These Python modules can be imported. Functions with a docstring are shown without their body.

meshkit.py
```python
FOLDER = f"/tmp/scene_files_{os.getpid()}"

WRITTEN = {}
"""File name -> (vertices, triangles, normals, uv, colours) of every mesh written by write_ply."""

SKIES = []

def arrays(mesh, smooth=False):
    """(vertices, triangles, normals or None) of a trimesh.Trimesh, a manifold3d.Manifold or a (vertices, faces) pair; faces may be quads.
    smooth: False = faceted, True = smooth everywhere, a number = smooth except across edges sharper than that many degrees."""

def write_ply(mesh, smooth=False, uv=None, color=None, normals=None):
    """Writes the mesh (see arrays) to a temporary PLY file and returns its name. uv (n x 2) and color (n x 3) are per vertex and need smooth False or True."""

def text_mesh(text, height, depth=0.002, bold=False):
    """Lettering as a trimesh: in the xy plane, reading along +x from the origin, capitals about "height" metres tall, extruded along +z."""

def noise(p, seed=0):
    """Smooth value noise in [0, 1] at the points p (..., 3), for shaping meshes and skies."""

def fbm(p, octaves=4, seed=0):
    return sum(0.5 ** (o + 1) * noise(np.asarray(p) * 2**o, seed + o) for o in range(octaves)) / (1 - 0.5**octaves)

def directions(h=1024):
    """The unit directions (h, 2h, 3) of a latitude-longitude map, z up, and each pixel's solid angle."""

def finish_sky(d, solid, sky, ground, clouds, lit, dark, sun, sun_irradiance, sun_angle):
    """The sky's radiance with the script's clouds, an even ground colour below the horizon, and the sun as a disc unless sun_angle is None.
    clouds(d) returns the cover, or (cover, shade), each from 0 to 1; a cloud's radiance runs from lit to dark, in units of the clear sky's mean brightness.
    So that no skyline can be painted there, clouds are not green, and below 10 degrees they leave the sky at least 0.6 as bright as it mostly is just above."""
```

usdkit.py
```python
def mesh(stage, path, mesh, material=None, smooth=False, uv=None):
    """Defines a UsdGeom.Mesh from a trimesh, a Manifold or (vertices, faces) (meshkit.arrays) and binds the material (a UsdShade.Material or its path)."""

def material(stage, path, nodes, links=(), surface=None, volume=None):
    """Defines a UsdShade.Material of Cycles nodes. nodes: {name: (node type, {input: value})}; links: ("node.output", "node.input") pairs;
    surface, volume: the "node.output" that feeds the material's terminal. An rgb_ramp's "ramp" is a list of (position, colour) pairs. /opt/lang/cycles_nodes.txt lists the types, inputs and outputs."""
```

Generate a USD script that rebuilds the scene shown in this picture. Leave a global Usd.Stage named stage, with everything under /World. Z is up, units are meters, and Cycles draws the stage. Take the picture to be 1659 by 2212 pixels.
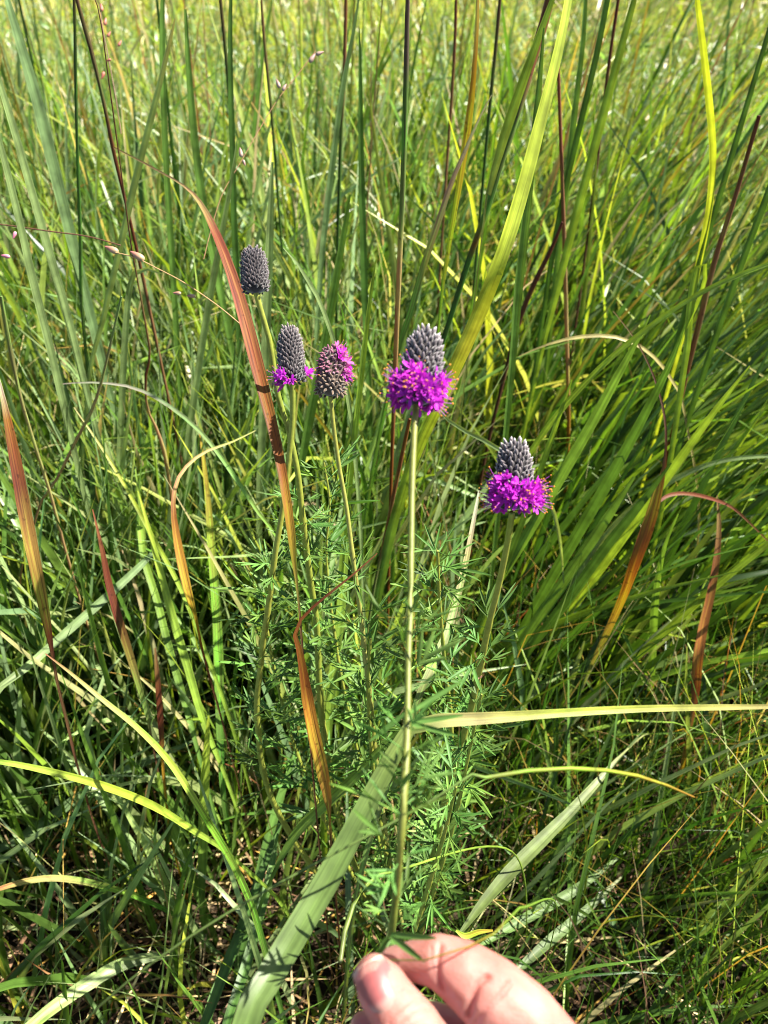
import math
import numpy as np
import trimesh, manifold3d
import usdkit, meshkit
from pxr import Usd, UsdGeom, UsdLux, UsdShade, Sdf, Gf, Vt

# ------------------------------------------------------------------ stage, camera, sky, sun, exposure
stage = Usd.Stage.CreateInMemory()
UsdGeom.SetStageUpAxis(stage, 'Z')
UsdGeom.SetStageMetersPerUnit(stage, 1.0)
UsdGeom.Xform.Define(stage, '/World')
UsdGeom.Scope.Define(stage, '/World/Looks')
H, PITCH = 0.80, math.radians(40.0)
FPX, CU, CV = 1703.0, 829.5, 1106.0          # the lens in units of a 1659 wide picture
cam = UsdGeom.Camera.Define(stage, '/World/camera')
cam.AddTranslateOp().Set((0, 0, H))
cam.AddRotateXOp().Set(90 - math.degrees(PITCH))
cam.CreateHorizontalApertureAttr(3.9)
cam.CreateFocalLengthAttr(3.9 * FPX / 1659.0)
cam.CreateFStopAttr(1.5)
cam.CreateFocusDistanceAttr(0.47)
cam.CreateClippingRangeAttr((0.02, 2000.0))
cam.CreateExposureAttr(2.22)
SUN_EL, SUN_AZ = math.radians(52.0), math.atan2(0.45, 0.07)      # azimuth = atan2(x, y)
sd = np.array([math.cos(SUN_EL) * math.sin(SUN_AZ), math.cos(SUN_EL) * math.cos(SUN_AZ), math.sin(SUN_EL)])
sky_m = usdkit.material(stage, '/World/Looks/sky_light', {
    'sky': ('sky_texture', {'sky_type': 'single_scattering', 'sun_disc': False, 'sun_elevation': SUN_EL, 'sun_rotation': SUN_AZ, 'altitude': 200.0, 'aerosol_density': 1.2}),
    'bg': ('background_shader', {'strength': 0.05})}, [('sky.color', 'bg.color')], surface='bg.background')
dome = UsdLux.DomeLight.Define(stage, '/World/sky')
UsdShade.MaterialBindingAPI.Apply(dome.GetPrim()).Bind(sky_m)
dome.GetPrim().SetCustomDataByKey('kind', 'structure')
sun = UsdLux.DistantLight.Define(stage, '/World/sun')
sun.CreateIntensityAttr(1.25)
sun.CreateAngleAttr(0.5)
sun.CreateNormalizeAttr(True)
sun.CreateColorAttr((1.0, 0.94, 0.84))
z0 = sd / np.linalg.norm(sd)
x0 = np.cross([0, 0, 1.0], z0); x0 /= np.linalg.norm(x0)
y0 = np.cross(z0, x0)
sun.AddTransformOp().Set(Gf.Matrix4d(*x0, 0, *y0, 0, *z0, 0, 0, 0, 3, 1))

EYE = np.array([0, 0, H])
R_ = np.array([1.0, 0, 0])
F_ = np.array([0, math.cos(PITCH), -math.sin(PITCH)])
U_ = np.array([0, math.sin(PITCH), math.cos(PITCH)])


def at(u, v, d):
    """The world point seen at (u, v) of the photograph at depth d metres."""
    u, v, d = (np.asarray(x, float)[..., None] for x in (u, v, d))
    return EYE + d * (F_ + (u - CU) / FPX * R_ - (v - CV) / FPX * U_)


def depth_Y(v, Y):
    """Depth of a point seen at height v that stands in the upright plane y = Y."""
    return np.asarray(Y, float) / (math.cos(PITCH) - (np.asarray(v, float) - CV) / FPX * math.sin(PITCH))


def project(p):
    q = np.asarray(p, float) - EYE
    d = q @ F_
    dd = np.where(np.abs(d) < 1e-6, 1e-6, d)
    return CU + (q @ R_) / dd * FPX, CV - (q @ U_) / dd * FPX, d


# ------------------------------------------------------------------ materials
def leaf_material(name, trans=0.42, rough=0.42, spec=0.32, veins=9.0, spots=0.35, warm=(1.45, 1.3, 0.45)):
    return usdkit.material(stage, '/World/Looks/' + name, {
        'tint': ('attribute', {'attribute': 'tint'}),
        'uv': ('texture_coordinate', {}),
        'mp': ('mapping', {'scale': (veins, 0.9, 1.0)}),
        'n': ('noise_texture', {'scale': 1.0, 'detail': 3.0, 'roughness': 0.6}),
        'nr': ('map_range', {'from_min': 0.32, 'from_max': 0.68, 'to_min': 0.72, 'to_max': 1.25}),
        'pos': ('geometry', {}),
        'n2': ('noise_texture', {'scale': 60.0, 'detail': 3.0}),
        'n2r': ('map_range', {'from_min': 0.3, 'from_max': 0.7, 'to_min': 1 - spots, 'to_max': 1 + spots}),
        'mul': ('math', {'math_type': 'multiply'}),
        'col': ('vector_math', {'math_type': 'scale'}),
        'tcol': ('vector_math', {'math_type': 'multiply', 'vector2': warm}),
        'bump': ('bump', {'strength': 0.35, 'distance': 0.0006}),
        'p': ('principled_bsdf', {'roughness': rough, 'specular_ior_level': spec}),
        't': ('translucent_bsdf', {}),
        'mix': ('mix_closure', {'fac': trans})},
        [('uv.UV', 'mp.vector'), ('mp.vector', 'n.vector'), ('n.fac', 'nr.value'), ('pos.position', 'n2.vector'), ('n2.fac', 'n2r.value'),
         ('nr.result', 'mul.value1'), ('n2r.result', 'mul.value2'), ('tint.color', 'col.vector1'), ('mul.value', 'col.scale'),
         ('col.vector', 'p.base_color'), ('col.vector', 'tcol.vector1'), ('tcol.vector', 't.color'), ('n.fac', 'bump.height'), ('bump.normal', 'p.normal'),
         ('p.BSDF', 'mix.closure1'), ('t.BSDF', 'mix.closure2')], surface='mix.closure')


def tint_material(name, rough=0.6, spec=0.3, noise=0.25, scale=400.0, trans=0.0, sheen=0.0):
    nodes = {'tint': ('attribute', {'attribute': 'tint'}), 'pos': ('geometry', {}),
             'n': ('noise_texture', {'scale': scale, 'detail': 3.0}),
             'nr': ('map_range', {'from_min': 0.3, 'from_max': 0.7, 'to_min': 1 - noise, 'to_max': 1 + noise}),
             'col': ('vector_math', {'math_type': 'scale'}),
             'bump': ('bump', {'strength': 0.3, 'distance': 0.0004}),
             'p': ('principled_bsdf', {'roughness': rough, 'specular_ior_level': spec, 'sheen_weight': sheen})}
    links = [('pos.position', 'n.vector'), ('n.fac', 'nr.value'), ('tint.color', 'col.vector1'), ('nr.result', 'col.scale'), ('col.vector', 'p.base_color'), ('n.fac', 'bump.height'), ('bump.normal', 'p.normal')]
    if trans:
        nodes['t'] = ('translucent_bsdf', {}); nodes['mix'] = ('mix_closure', {'fac': trans})
        links += [('col.vector', 't.color'), ('p.BSDF', 'mix.closure1'), ('t.BSDF', 'mix.closure2')]
        return usdkit.material(stage, '/World/Looks/' + name, nodes, links, surface='mix.closure')
    return usdkit.material(stage, '/World/Looks/' + name, nodes, links, surface='p.BSDF')


M_LEAF = leaf_material('grass_blade_green', 0.42)
M_DRY = usdkit.material(stage, '/World/Looks/grass_blade_dry', {
    'tint': ('attribute', {'attribute': 'tint'}), 'uv': ('texture_coordinate', {}), 'pos': ('geometry', {}),
    'mp': ('mapping', {'scale': (9.0, 0.8, 1.0)}), 'n': ('noise_texture', {'scale': 1.0, 'detail': 4.0, 'roughness': 0.65}),
    'mp2': ('mapping', {'scale': (2.6, 1.3, 1.0), 'location': (3.0, 7.0, 0.0)}), 'n2': ('noise_texture', {'scale': 1.3, 'detail': 4.0}),
    'gold': ('map_range', {'from_min': 0.46, 'from_max': 0.60, 'to_min': 0.0, 'to_max': 0.75, 'clamp': True}),
    'dark': ('map_range', {'from_min': 0.47, 'from_max': 0.62, 'to_min': 0.0, 'to_max': 0.85, 'clamp': True}),
    'n3': ('noise_texture', {'scale': 220.0, 'detail': 2.0}), 'spot': ('map_range', {'from_min': 0.66, 'from_max': 0.72, 'to_min': 0.0, 'to_max': 0.6, 'clamp': True}),
    'gcol': ('vector_math', {'math_type': 'multiply', 'vector2': (1.15, 1.9, 1.2)}), 'dcol': ('vector_math', {'math_type': 'multiply', 'vector2': (.32, .30, .40)}), 'scol': ('vector_math', {'math_type': 'multiply', 'vector2': (.3, .25, .3)}),
    'm1': ('mix', {}), 'm2': ('mix', {}), 'm3': ('mix', {}),
    'tcol': ('vector_math', {'math_type': 'multiply', 'vector2': (1.35, 1.15, .5)}), 'bump': ('bump', {'strength': .4, 'distance': .0006}),
    'p': ('principled_bsdf', {'roughness': .55, 'specular_ior_level': .25}), 't': ('translucent_bsdf', {}), 'mix': ('mix_closure', {'fac': .36})},
    [('uv.UV', 'mp.vector'), ('mp.vector', 'n.vector'), ('uv.UV', 'mp2.vector'), ('mp2.vector', 'n2.vector'), ('n2.fac', 'gold.value'), ('n.fac', 'dark.value'), ('pos.position', 'n3.vector'), ('n3.fac', 'spot.value'),
     ('tint.color', 'gcol.vector1'), ('tint.color', 'm1.color1'), ('gcol.vector', 'm1.color2'), ('gold.result', 'm1.fac'), ('m1.color', 'dcol.vector1'), ('m1.color', 'm2.color1'), ('dcol.vector', 'm2.color2'), ('dark.result', 'm2.fac'),
     ('m2.color', 'scol.vector1'), ('m2.color', 'm3.color1'), ('scol.vector', 'm3.color2'), ('spot.result', 'm3.fac'), ('m3.color', 'p.base_color'), ('m3.color', 'tcol.vector1'), ('tcol.vector', 't.color'), ('n.fac', 'bump.height'), ('bump.normal', 'p.normal'),
     ('p.BSDF', 'mix.closure1'), ('t.BSDF', 'mix.closure2')], surface='mix.closure')
M_FIELD = leaf_material('meadow_grass', 0.42, 0.36, 0.40, veins=5.0, spots=0.25, warm=(1.2, 1.3, 0.5))
M_CLOVER = leaf_material('clover_leaf', 0.30, 0.5, 0.22, veins=3.0, spots=0.2, warm=(1.1, 1.2, 0.6))
M_STEM = tint_material('plant_stem', 0.5, 0.35, 0.18, 300.0)
M_CALYX = tint_material('seed_cone_fuzz', 0.9, 0.1, 0.25, 900.0, sheen=0.4)
M_PETAL = tint_material('purple_petal', 0.6, 0.2, 0.15, 500.0, trans=0.4)
M_THATCH = tint_material('dry_thatch', 0.8, 0.15, 0.35, 200.0, trans=0.15)

# ------------------------------------------------------------------ helpers for prims
used = {}


def path_for(parent, name):
    k = (parent, name)
    n = used.get(k, 0)
    used[k] = n + 1
    return f'{parent}/{name}' + (f'_{n:03d}' if n else '')


def tag(prim, label=None, cat=None, group=None, kind=None):
    for k, v in (('label', label), ('category', cat), ('group', group), ('kind', kind)):
        if v:
            prim.SetCustomDataByKey(k, v)
    return prim


def smooth_normals(v, f):
    n = np.zeros_like(v)
    fn = np.cross(v[f[:, 1]] - v[f[:, 0]], v[f[:, 2]] - v[f[:, 0]])
    for k in range(3):
        np.add.at(n, f[:, k], fn)
    l = np.linalg.norm(n, axis=1, keepdims=True)
    return n / np.maximum(l, 1e-12)


def put(name, v, f, mat, tint=None, uv=None, parent='/World', smooth=True, origin=None):
    path = path_for(parent, name)
    m = UsdGeom.Mesh.Define(stage, path)
    v = np.asarray(v, float)
    n = smooth_normals(v, f) if smooth else None
    if origin is not None:
        m.AddTranslateOp().Set(tuple(map(float, origin)))
        v = v - origin
    m.CreatePointsAttr(Vt.Vec3fArray.FromNumpy(v.astype(np.float32)))
    m.CreateFaceVertexCountsAttr(Vt.IntArray.FromNumpy(np.full(len(f), 3, np.int32)))
    m.CreateFaceVertexIndicesAttr(Vt.IntArray.FromNumpy(np.asarray(f, np.int32).ravel()))
    m.CreateSubdivisionSchemeAttr('none')
    if n is not None:
        m.CreateNormalsAttr(Vt.Vec3fArray.FromNumpy(n.astype(np.float32)))
        m.SetNormalsInterpolation('vertex')
    api = UsdGeom.PrimvarsAPI(m)
    if tint is not None:
        tint = np.broadcast_to(np.asarray(tint, np.float32), (len(v), 3))
        api.CreatePrimvar('tint', Sdf.ValueTypeNames.Color3fArray, 'vertex').Set(Vt.Vec3fArray.FromNumpy(np.ascontiguousarray(tint, np.float32)))
    if uv is not None:
        api.CreatePrimvar('st', Sdf.ValueTypeNames.TexCoord2fArray, 'vertex').Set(Vt.Vec2fArray.FromNumpy(np.ascontiguousarray(uv, np.float32)))
    UsdShade.MaterialBindingAPI.Apply(m.GetPrim()).Bind(mat)
    return m.GetPrim()


def xform(name, origin=(0, 0, 0)):
    x = UsdGeom.Xform.Define(stage, path_for('/World', name))
    return x.GetPrim()


def norm(a):
    return a / np.maximum(np.linalg.norm(a, axis=-1, keepdims=True), 1e-12)


def spline(P, n):
    """Catmull-Rom through the rows of P, n samples evenly spaced by length of the first three columns."""
    P = np.asarray(P, float)
    if len(P) == 2:
        return P[0] + np.linspace(0, 1, n)[:, None] * (P[1] - P[0])
    E = np.vstack([2 * P[0] - P[1], P, 2 * P[-1] - P[-2]])
    out = []
    for i in range(len(P) - 1):
        a, b, c, d = E[i:i + 4]
        t = np.linspace(0, 1, 17)[:-1, None]
        out.append(0.5 * (2 * b + (c - a) * t + (2 * a - 5 * b + 4 * c - d) * t**2 + (3 * b - a - 3 * c + d) * t**3))
    out = np.vstack(out + [P[-1:]])
    s = np.r_[0, np.cumsum(np.linalg.norm(np.diff(out[:, :3], axis=0), axis=1))]
    x = np.linspace(0, s[-1], n)
    return np.stack([np.interp(x, s, c) for c in out.T], 1)


def colour_ramp(stops, t):
    at_ = [s[0] for s in stops]
    c = np.array([s[1] for s in stops], float)
    return np.stack([np.interp(t, at_, c[:, k]) for k in range(3)], 1)


def ribbon(C, W, twist, fold=0.16, cols=5, ref=None):
    """A folded blade: centre line C (n, 3), full widths W (n), twist (n) away from facing the viewer's side."""
    n = len(C)
    T = norm(np.gradient(C, axis=0))
    view = norm(EYE - C) if ref is None else np.broadcast_to(ref, C.shape)
    S = norm(np.cross(T, view))
    N = np.cross(S, T)
    tw = np.broadcast_to(twist, (n,))[:, None]
    S, N = np.cos(tw) * S + np.sin(tw) * N, np.cos(tw) * N - np.sin(tw) * S
    a = np.linspace(-1, 1, cols)
    off = -(1 - np.abs(a)) * fold
    v = C[:, None] + 0.5 * W[:, None, None] * (a[None, :, None] * S[:, None] + (off + fold * .5)[None, :, None] * 2 * N[:, None])
    i, j = np.meshgrid(np.arange(n - 1), np.arange(cols - 1), indexing='ij')
    q = np.stack([i * cols + j, i * cols + j + 1, (i + 1) * cols + j + 1, (i + 1) * cols + j], -1).reshape(-1, 4)
    f = np.vstack([q[:, [0, 1, 2]], q[:, [0, 2, 3]]])
    s = np.r_[0, np.cumsum(np.linalg.norm(np.diff(C, axis=0), axis=1))]
    uv = np.stack(np.broadcast_arrays(a[None] * .5 + .5, s[:, None] * 12), -1).reshape(-1, 2)
    return v.reshape(-1, 3), f, uv


def tube(C, rad, sides=8, cap=True):
    C = np.asarray(C, float)
    n = len(C)
    rad = np.broadcast_to(rad, (n,))
    T = norm(np.gradient(C, axis=0))
    A = norm(np.cross(T, np.where(np.abs(T[:, 1:2]) < .9, [0, 1.0, 0], [1.0, 0, 0])))
    B = np.cross(T, A)
    g = np.arange(sides) * 2 * np.pi / sides
    v = (C[:, None] + rad[:, None, None] * (np.cos(g)[None, :, None] * A[:, None] + np.sin(g)[None, :, None] * B[:, None])).reshape(-1, 3)
    i, j = np.meshgrid(np.arange(n - 1), np.arange(sides), indexing='ij')
    q = np.stack([i * sides + j, i * sides + (j + 1) % sides, (i + 1) * sides + (j + 1) % sides, (i + 1) * sides + j], -1).reshape(-1, 4)
    f = np.vstack([q[:, [0, 1, 2]], q[:, [0, 2, 3]]])
    if cap:
        v = np.vstack([v, C[:1], C[-1:]])
        k = np.arange(sides)
        f = np.vstack([f, np.stack([(k + 1) % sides, k, np.full(sides, n * sides)], 1),
                       np.stack([(n - 1) * sides + k, (n - 1) * sides + (k + 1) % sides, np.full(sides, n * sides + 1)], 1)])
    return v, f


def join(parts):
    """parts: (v, f, tint[, uv])"""
    V, Fa, T, UV, n = [], [], [], [], 0
    for p in parts:
        v, f, t = p[:3]
        V.append(v); Fa.append(np.asarray(f) + n); T.append(np.broadcast_to(np.asarray(t, float), (len(v), 3)))
        UV.append(p[3] if len(p) > 3 else np.zeros((len(v), 2)))
        n += len(v)
    return np.vstack(V), np.vstack(Fa), np.vstack(T), np.vstack(UV)


# ------------------------------------------------------------------ the ground, to the horizon
def ground_height(x, y):
    r = np.hypot(x, y)
    p = np.stack([x, y, 0 * x], -1)
    near = (meshkit.fbm(p * 7, 3, 3) - .5) * .03
    far = (meshkit.fbm(p * .05 + 50, 3, 4) - .5) * np.clip((r - 12) / 60, 0, 1) * 6
    return near + far


ax = np.unique(np.r_[np.linspace(-3, 3, 150), np.sign(np.linspace(-1, 1, 81)) * (3 + 400 * np.abs(np.linspace(-1, 1, 81)) ** 3)])
gx, gy = np.meshgrid(ax, ax + 1.5, indexing='ij')
gv = np.stack([gx, gy, ground_height(gx, gy) - .01], -1).reshape(-1, 3)
na = len(ax)
i, j = np.meshgrid(np.arange(na - 1), np.arange(na - 1), indexing='ij')
q = np.stack([i * na + j, (i + 1) * na + j, (i + 1) * na + j + 1, i * na + j + 1], -1).reshape(-1, 4)
gf = np.vstack([q[:, [0, 1, 2]], q[:, [0, 2, 3]]])
M_SOIL = usdkit.material(stage, '/World/Looks/soil', {
    'g': ('geometry', {}), 'n': ('noise_texture', {'scale': 45.0, 'detail': 5.0, 'roughness': .65}),
    'r': ('rgb_ramp', {'ramp': [(0.3, (.010, .007, .005)), (.5, (.024, .017, .010)), (.68, (.06, .043, .025))]}),
    'len': ('vector_math', {'math_type': 'length'}), 'fr': ('map_range', {'from_min': 5.0, 'from_max': 16.0, 'to_min': 0.0, 'to_max': 1.0, 'clamp': True}),
    'n2': ('noise_texture', {'scale': 3.0, 'detail': 6.0}), 'r2': ('rgb_ramp', {'ramp': [(.3, (.05, .09, .015)), (.7, (.14, .17, .035))]}),
    'mx': ('mix', {}), 'b': ('bump', {'strength': .8, 'distance': .01}), 'p': ('principled_bsdf', {'roughness': .95, 'specular_ior_level': .1})},
    [('g.position', 'n.vector'), ('n.fac', 'r.fac'), ('g.position', 'len.vector1'), ('len.value', 'fr.value'), ('g.position', 'n2.vector'), ('n2.fac', 'r2.fac'),
     ('fr.result', 'mx.fac'), ('r.color', 'mx.color1'), ('r2.color', 'mx.color2'), ('mx.color', 'p.base_color'), ('n.fac', 'b.height'), ('b.normal', 'p.normal')], surface='p.BSDF')
tag(put('ground', gv, gf, M_SOIL), 'dark soil under the meadow grass', kind='structure')

# ------------------------------------------------------------------ meadow grass (what nobody could count)
rng = np.random.default_rng(11)


def grow(bx, by, L, w, az, lean, curl, tw, tb, tt, rows=7, cols=3, fold=.14, z=None, bent=.09):
    """n blades at once: returns vertices (n, rows, cols, 3), tints, uvs. lean, curl in radians; az is the compass direction (atan2(y, x)) of the lean."""
    n = len(bx)
    s = np.linspace(0, 1, rows)
    th = lean[:, None] + curl[:, None] * s[None] ** 1.8
    kink = (rng.uniform(0, 1, n) < bent) * rng.uniform(.5, 1.7, n)
    th = th + kink[:, None] * (s[None] > rng.uniform(.3, .8, (n, 1)))
    ds = (L / (rows - 1))[:, None]
    dh, dz = np.sin(th) * ds, np.cos(th) * ds
    h = np.concatenate([np.zeros((n, 1)), np.cumsum((dh[:, 1:] + dh[:, :-1]) / 2, 1)], 1)
    zz = np.concatenate([np.zeros((n, 1)), np.cumsum((dz[:, 1:] + dz[:, :-1]) / 2, 1)], 1)
    ca, sa = np.cos(az)[:, None], np.sin(az)[:, None]
    z_ = (ground_height(bx, by) - .012 if z is None else z)[:, None]
    wob = rng.normal(0, .012, (n, 1)) * np.sin(s * rng.uniform(2, 6, (n, 1))) * L[:, None] * 2
    C = np.stack([bx[:, None] + h * ca - wob * sa, by[:, None] + h * sa + wob * ca, np.maximum(zz + z_, z_ + .002)], -1)
    T = np.stack([np.sin(th) * ca, np.sin(th) * sa, np.cos(th)], -1)
    b = np.stack([-sa + 0 * th, ca + 0 * th, 0 * th], -1)
    nn = np.cross(T, b)
    a = tw[:, None, None] + (s[None, :, None] * rng.normal(0, .5, (n, 1, 1)))
    S, N = np.cos(a) * b + np.sin(a) * nn, np.cos(a) * nn - np.sin(a) * b
    prof = np.minimum(.75 + .6 * s, 1) * np.clip((1 - s) / .55, 0, 1) ** .75 + .03
    W = w[:, None] * prof[None]
    k = np.linspace(-1, 1, cols)
    off = (-(1 - np.abs(k)) + .5) * fold * 2 if cols > 2 else np.zeros(cols)
    V = C[:, :, None] + .5 * W[:, :, None, None] * (k[None, None, :, None] * S[:, :, None] + off[None, None, :, None] * N[:, :, None])
    tint = tb[:, None] + (tt - tb)[:, None] * (s[None, :, None] ** 2.2)
    tint = np.broadcast_to(tint[:, :, None], V.shape)
    ph = rng.uniform(0, 50, (n, 1, 1))
    uv = np.stack(np.broadcast_arrays((k * .5 + .5)[None, None] + ph, (s[None, :, None] * L[:, None, None]) * 12 + ph), -1)
    return V, tint, uv


def grid_faces(n, rows, cols):
    i, j = np.meshgrid(np.arange(rows - 1), np.arange(cols - 1), indexing='ij')
    q = np.stack([i * cols + j, i * cols + j + 1, (i + 1) * cols + j + 1, (i + 1) * cols + j], -1).reshape(-1, 4)
    f = np.vstack([q[:, [0, 1, 2]], q[:, [0, 2, 3]]])
    return (f[None] + (np.arange(n) * rows * cols)[:, None, None]).reshape(-1, 3)


def clear_of_view(V):
    """True for blades that do not stand between the viewer and the plant."""
    u, v, d = project(V.reshape(len(V), -1, 3))
    inside = (d > 0) & (u > -80) & (u < 1740) & (v > -80) & (v < 2290)
    near = inside & (d < .52)
    plant = inside & (u > 470) & (u < 1190) & (v > 640) & (v < 1900) & (d < .68)
    mid = inside & (v < 1400) & (d < .60)
    low = inside & (v > 1500) & (d < .58)
    behind = (d > -.3) & (d < .25)
    return ~(near | plant | mid | low | behind).any(1)


PAL = {'pale': (.185, .255, .095), 'blue': (.12, .19, .075), 'green': (.064, .122, .018), 'deep': (.028, .064, .009), 'yellow': (.30, .33, .04), 'lime': (.150, .225, .022),
       'straw': (.34, .27, .13), 'ochre': (.34, .20, .045), 'red': (.22, .07, .03), 'brown': (.13, .075, .04)}


def pick(n, weights, jitter=.18):
    names = list(weights)
    p = np.array([weights[k] for k in names], float)
    c = np.array([PAL[k] for k in names])[rng.choice(len(names), n, p=p / p.sum())]
    return c * np.exp(rng.normal(0, jitter, (n, 1))) * np.exp(rng.normal(0, .06, (n, 3)))


def wedge(n, y0, y1, k=.62, pad=.35, power=1.0):
    """n points of the ground in view between distances y0 and y1 (and a little to each side)."""
    t = rng.uniform(0, 1, n * 4)
    y = y0 + (y1 - y0) * t ** power
    x = rng.uniform(-1, 1, n * 4) * (k * y1 + pad)
    ok = np.abs(x) < k * y + pad
    return x[ok][:n], y[ok][:n]


def clumped(n, x, y, spread, per):
    """Tussocks: n points round randomly chosen centres."""
    m = max(1, n // per)
    c = rng.choice(len(x), m, replace=False)
    k = rng.integers(0, m, n)
    r = np.abs(rng.normal(0, spread, n)); a = rng.uniform(0, 2 * np.pi, n)
    return x[c][k] + r * np.cos(a), y[c][k] + r * np.sin(a), k


individual = []          # the widest blades of the meadow, one object each


def sow(name, label, sets, mat, rows, cols, singles=None):
    VV, TT, UU = [], [], []
    for V, t, uv in sets:
        ok = clear_of_view(V)
        VV.append(V[ok]); TT.append(t[ok]); UU.append(uv[ok])
    V, t, uv = np.concatenate(VV), np.concatenate(TT), np.concatenate(UU)
    n = len(V)
    if singles:
        u, v, d = project(V[:, :, cols // 2].reshape(n, rows, 3))
        mid = slice(rows // 3, rows)
        vis = ((u > 0) & (u < 1659) & (v > 0) & (v < 2212))[:, mid].mean(1) > .6
        size = np.linalg.norm(V[:, 2, 0] - V[:, 2, -1], axis=1) / np.maximum(d[:, rows // 2], .1)
        score = np.where(vis, size, 0)
        take = np.argsort(-score)[:singles[0]]
        f1 = grid_faces(1, rows, cols)
        for k in take:
            g = 0 if u[k, mid].mean() < 620 else (1 if u[k, mid].mean() < 1120 else 2)
            lab, grp = singles[1][g]
            o = V[k, 0, cols // 2]
            tag(put('grass_strand', V[k].reshape(-1, 3), f1, mat, t[k].reshape(-1, 3), uv[k].reshape(-1, 2), origin=o), lab, 'grass blade', grp)
        keep = np.ones(n, bool); keep[take] = False
        V, t, uv = V[keep], t[keep], uv[keep]
        n = len(V)
    p = put(name, V.reshape(-1, 3), grid_faces(n, rows, cols), mat, t.reshape(-1, 3), uv.reshape(-1, 2))
    tag(p, label, 'grass', kind='stuff')
    print(name, n)


def lean_az(x, y, n):
    """Compass direction of the lean: the right side is swept to the right, the left side stands loosely."""
    right = rng.uniform(0, 1, n) < np.clip((x + .05) * 1.4 / (.3 + .3 * y), .12, .85)
    return np.where(right, rng.normal(.15, .55, n), rng.uniform(0, 2 * np.pi, n)), right


LEFT_W = {'pale': 5, 'blue': 3, 'green': 3, 'deep': 1, 'lime': .6, 'straw': .3}
RIGHT_W = {'pale': .8, 'green': 3.5, 'deep': 3, 'lime': 3.5, 'yellow': 1.2, 'straw': .2}


def make(n, x, y, L, w, weights, lean=(.05, .18), curl=(.1, .6), tips=None, rows=7, cols=3, rightlean=.35, jitter=.18, twn=.6):
    az, right = lean_az(x, y, n)
    ln = np.abs(rng.normal(lean[0], lean[1], n)) + right * np.abs(rng.normal(rightlean, .15, n))
    cu = rng.gamma(1.6, 1, n) / 1.6 * curl[1] + curl[0]
    tb = pick(n, weights or LEFT_W, jitter)
    if weights is None:
        on_right = rng.uniform(0, 1, n) < np.clip(.5 + x / np.maximum(y, .3) * 2.2, .06, .94)
        tb = np.where(on_right[:, None], pick(n, RIGHT_W, jitter), tb)
    tt = tb * 1.1
    if tips:
        k = rng.uniform(0, 1, n) < tips[0]
        tt = np.where(k[:, None], pick(n, tips[1]), tt)
    return grow(x, y, L, w, az, ln, cu, rng.normal(0, twn, n), tb, tt, rows, cols)


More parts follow.
